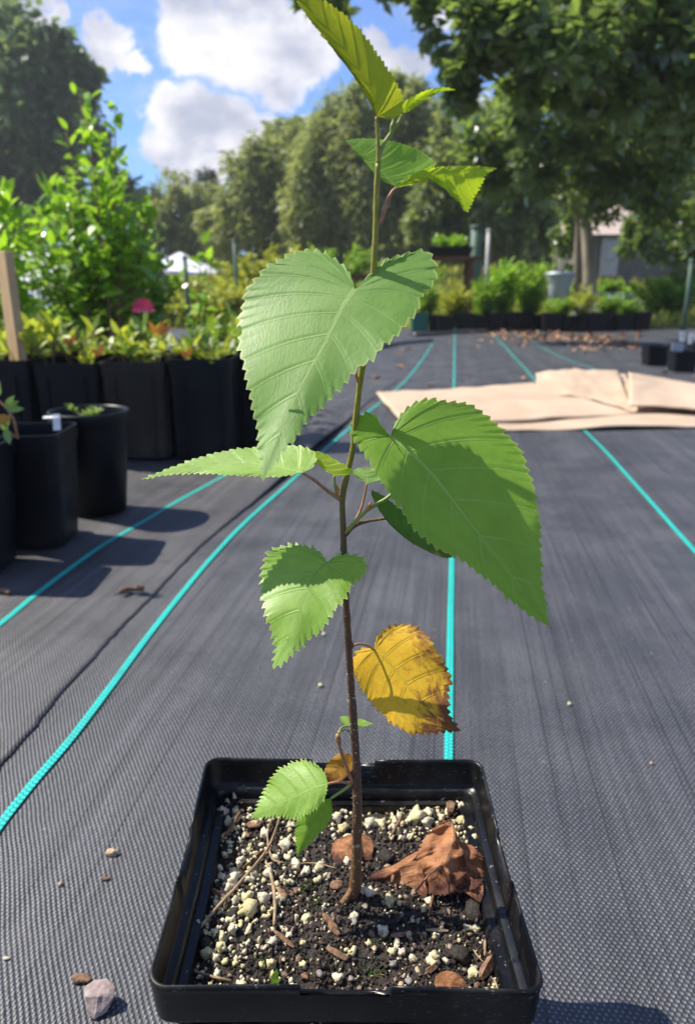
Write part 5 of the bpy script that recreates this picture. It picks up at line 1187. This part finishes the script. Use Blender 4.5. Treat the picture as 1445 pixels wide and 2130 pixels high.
# ================================================================= TREES
def tree(base_px, Y, blobs, mt, label, nleaf, L, W=.5, seed=0, trunk=True, droop=0.15, name='tree', clump=.22, tr=.12, ncl=60, grp=None, root=None, nl=5, lr=.3, paths=None):
    """blobs: (x,y,rx,ry,dY) in photo px at distance Y, converted to world sizes"""
    rr = np.random.default_rng(seed); q = at(base_px, 600, Y) if root is None else Vector(root); bz = terrain_z(q.x, q.y)
    e = empty(name, (q.x, q.y, bz), label, 'tree', grp); B = np.array([q.x, q.y, bz])
    P = []; limbs = MB(); tot = sum(b[2] * b[3] for b in blobs)
    for (x, y, rx, ry, dY) in blobs:
        c = at(x, y, Y + dY); C_ = np.array(c); sx = rx * (Y + dY) / F; sz = ry * (Y + dY) / F * 1.02; sy = (sx + sz) / 2
        k = max(6, int(ncl * rx * ry / tot)); cl = rr.normal(0, 1, (k, 3)); cl /= np.linalg.norm(cl, axis=1, keepdims=True); cl *= rr.uniform(.25, 1, (k, 1)) ** .45
        cl = C_ + cl * [sx, sy, sz]; ms_ = (sx * sz) ** .5
        m_ = int(nleaf * rx * ry / tot); w_ = rr.uniform(.4, 1.3, k); w_ /= w_.sum(); pick = rr.choice(k, m_, p=w_)
        off = rr.normal(0, 1, (m_, 3)); off /= np.linalg.norm(off, axis=1, keepdims=True); off *= rr.uniform(0, 1, (m_, 1)) ** .5 * ms_ * clump * 1.5 * rr.uniform(.6, 1.2, k)[pick][:, None]
        off[:, 2] *= .7 if not droop else 1.6
        P.append(cl[pick] + off)
        if trunk:
            for i in range(min(k, nl)):
                t_ = cl[i]; j0 = B + np.array([0, 0, (C_[2] - bz) * .35]) if False else B * (1 - .45) + np.array([C_[0], C_[1], C_[2] - sz * .4]) * .45
                j0 = np.array([B[0] + (C_[0] - B[0]) * .35, B[1] + (C_[1] - B[1]) * .35, bz + (C_[2] - bz) * .45]); mid = (j0 + t_) / 2 + rr.normal(0, .08, 3) * ms_
                a_ = tr * lr; limbs.tube([tuple(j0 - B), tuple(mid - B), tuple(t_ - B)], [a_, a_ * .6, a_ * .2], 5)
    P = np.vstack(P) - B; n = len(P); D = rr.normal(0, 1, (n, 3)); D[:, 2] = D[:, 2] * .6 - .3 - droop; LL = L * rr.uniform(.6, 1.3, n)
    V, k = leafgeo(P, D, rr.normal(0, .6, (n, 3)) + [0, 0, 1.], LL, LL * W, hexa=False); mesh_np('crown', V, k, mt, e)
    if paths:
        for pp, r0 in paths:
            cc_ = crom([tuple(at(*z_) - Vector(tuple(B))) for z_ in pp], 12); limbs.tube([Vector(z_) for z_ in cc_], [r0 * (1 - .7 * i / 12) for i in range(13)], 8)
        limbs.build('trunk', 'tree_bark', e)
    elif trunk:
        c = at(blobs[0][0], blobs[0][1], Y + blobs[0][4]); tz = c.z - bz; tx = c.x - q.x
        limbs.tube([(0, 0, -.1), (tx * .1, 0, tz * .25), (tx * .35, (c.y - q.y) * .35, tz * .5), (tx * .8, (c.y - q.y) * .8, tz * .9)], [tr * 1.2, tr, tr * .75, tr * .3], 10)
        limbs.build('trunk', 'tree_bark', e)
    return e
tree(60, 24, [(60, 190, 105, 95, 0), (40, 330, 110, 80, 0), (120, 130, 60, 45, 0), (165, 180, 32, 60, 0), (20, 90, 55, 45, 0), (110, 90, 20, 30, 0)], 'fol_left', 'tall dark tree at the far left against the sky', 15000, .34, .55, 1, clump=.22, ncl=110)
tree(120, 26, [(140, 310, 80, 70, 0), (60, 430, 120, 60, 0), (230, 420, 60, 40, 0)], 'fol_left', 'lower dark tree at the foot of the far left tree', 9000, .3, .5, 2)
tree(385, 22, [(385, 450, 85, 62, 0), (340, 500, 80, 45, 0)], 'fol_willow', 'low grey-green tree under the gap in the clouds', 9000, .24, .3, 3, droop=.5, ncl=60)
tree(425, 25, [(425, 395, 22, 30, 0), (432, 375, 13, 14, 0)], 'fol_conifer', 'small dark conifer peeking over the treeline', 2600, .16, .3, 4, ncl=26, clump=.4)
tree(540, 18, [(550, 400, 75, 85, 0), (520, 480, 90, 60, 0), (610, 350, 60, 80, 0)], 'fol_willow', 'drooping grey-green willow left of the trunk', 18000, .24, .22, 5, droop=.45, ncl=90)
tree(590, 22, [(590, 300, 45, 38, 0), (640, 270, 30, 30, 0), (625, 330, 60, 50, 0)], 'fol_far', 'dark round treetop rising behind the willow', 6000, .2, .5, 6, ncl=50)
tree(690, 17, [(730, 290, 80, 75, 0), (690, 380, 100, 80, 0), (760, 430, 110, 80, 0), (745, 225, 48, 40, 0), (660, 470, 90, 50, 0)], 'fol_willow', 'large olive willow behind the upper trunk', 27000, .24, .22, 7, droop=.45, ncl=130)
tree(860, 17, [(850, 230, 60, 60, 0), (870, 320, 90, 80, 0), (900, 420, 100, 80, 0), (820, 200, 30, 35, 0)], 'fol_willow', 'olive willow between the trunk and the big right tree', 20000, .23, .22, 8, droop=.4, ncl=100)
tree(985, 13, [(1000, 380, 110, 75, 0), (940, 440, 90, 60, 0), (1080, 460, 100, 50, 0), (1000, 290, 90, 60, 0)], 'fol_far', 'mid green tree behind the far row of plants', 17000, .16, .5, 9, ncl=120)
tree(1330, 18, [(1330, 370, 140, 70, 0), (1200, 400, 110, 60, 0), (1440, 420, 90, 70, 0), (1400, 500, 40, 60, 0)], 'fol_far', 'green tree standing behind the shed', 15000, .22, .5, 10, ncl=110)
for i, (x, Yt, ww, lb) in enumerate([(700, 26, 420, 'left part of the distant dark woods behind the willows'), (1150, 24, 420, 'right part of the distant dark woods behind the shed')]):
    tree(x, Yt, [(x - 200, 500, 170, 70, 0), (x, 480, 170, 90, 1), (x + 200, 490, 170, 80, 0)], 'fol_far', lb, 14000, .36, .6, 60 + i, ncl=80, trunk=False)
# big tree, right: trunk + overhanging crown
BR = at(1222, 600, 9.0)
tree(1222, 9.0, [(1150, 250, 170, 85, -1.5), (1330, 260, 190, 110, -1.0), (1240, 360, 190, 60, -.5), (1420, 380, 90, 90, 0), (1050, 330, 110, 70, -1)], 'fol_oak', 'big spreading tree whose grey trunk stands right of the grey bin', 20000, .105, .55, 21, tr=.11, ncl=150, clump=.2, nl=0, paths=[([(1227, 620, 9), (1224, 540, 9), (1216, 450, 9), (1204, 380, 8.8), (1150, 250, 8)], .085), ([(1214, 440, 9), (1262, 370, 8.8), (1350, 270, 8)], .06), ([(1199, 610, 9.1), (1200, 520, 9.1), (1196, 430, 9), (1120, 360, 8)], .045), ([(1206, 380, 8.8), (1300, 300, 8.2), (1420, 330, 8.2)], .04)])
tree(1500, 5.5, [(1180, 70, 190, 75, -.7), (1000, 40, 130, 60, -.5), (1380, 90, 190, 100, -.5), (960, 130, 55, 50, -.5), (840, -5, 75, 32, -.4), (1040, 160, 90, 55, -.4), (670, 10, 62, 32, -.3), (760, -25, 90, 25, -.3), (1200, 165, 130, 50, -.2), (1400, 220, 90, 70, 0), (1250, -90, 300, 90, 0)], 'fol_oak', 'dark overhanging oak foliage filling the top right corner', 15000, .10, .55, 22, tr=.08, ncl=210, clump=.2, root=(3.9, 5.6, 0), nl=0, paths=[([(1790, 600, 5.6), (1760, 200, 5.5), (1600, 130, 5.3), (1440, 118, 5.2), (1300, 122, 5.1), (1180, 100, 5)], .07), ([(1650, 150, 5.3), (1480, 40, 5.2), (1200, -20, 5.1), (900, -30, 5)], .045), ([(1600, 135, 5.3), (1480, 210, 5.2), (1380, 260, 5.2)], .03)])
tree(1200, 11, [(1350, 490, 60, 35, 0), (1180, 480, 40, 40, 0), (1420, 540, 60, 60, 0)], 'fol_oak', 'low dark bush in front of the shed wall', 5000, .12, .5, 23, ncl=50, trunk=False)
for i, (x, Y, H, wd, lb) in enumerate([(1390, 8.5, .45, .5, 'shaded green undergrowth at the right edge'), (1250, 10.5, .35, .5, 'shaded undergrowth left of the shed'), (1110, 11, .6, .8, 'shaded undergrowth behind the lime weeds'), (850, 11, .6, .8, 'green undergrowth behind the wooden bench')]):
    q = at(x, 600, Y); shrub('undergrowth', (q.x, Y, terrain_z(q.x, Y)), H, wd, .4, 30, 50, .10, .35, 'fol_weed', lb, 'shrub', None, 80 + i)

# ================================================================= AIR
mb = MB(); mb.box((0, 20, 8.9), (118, 86, 20.2)); hz_ = mb.build('haze', None, smooth=False); hm, t, p, o = mat('air'); t.n.remove(p)
v = t.new('ShaderNodeVolumePrincipled', {'Density': 0.0019, 'Anisotropy': 0.2}); v.inputs['Color'].default_value = (.92, .95, 1, 1)  # added scattering volume that lifts the darks of the far background
t.l.new(v.outputs[0], o.inputs['Volume']); hz_.data.materials.append(hm); tag(hz_, 'thin haze volume added to lighten the distant trees', None, kind='stuff')
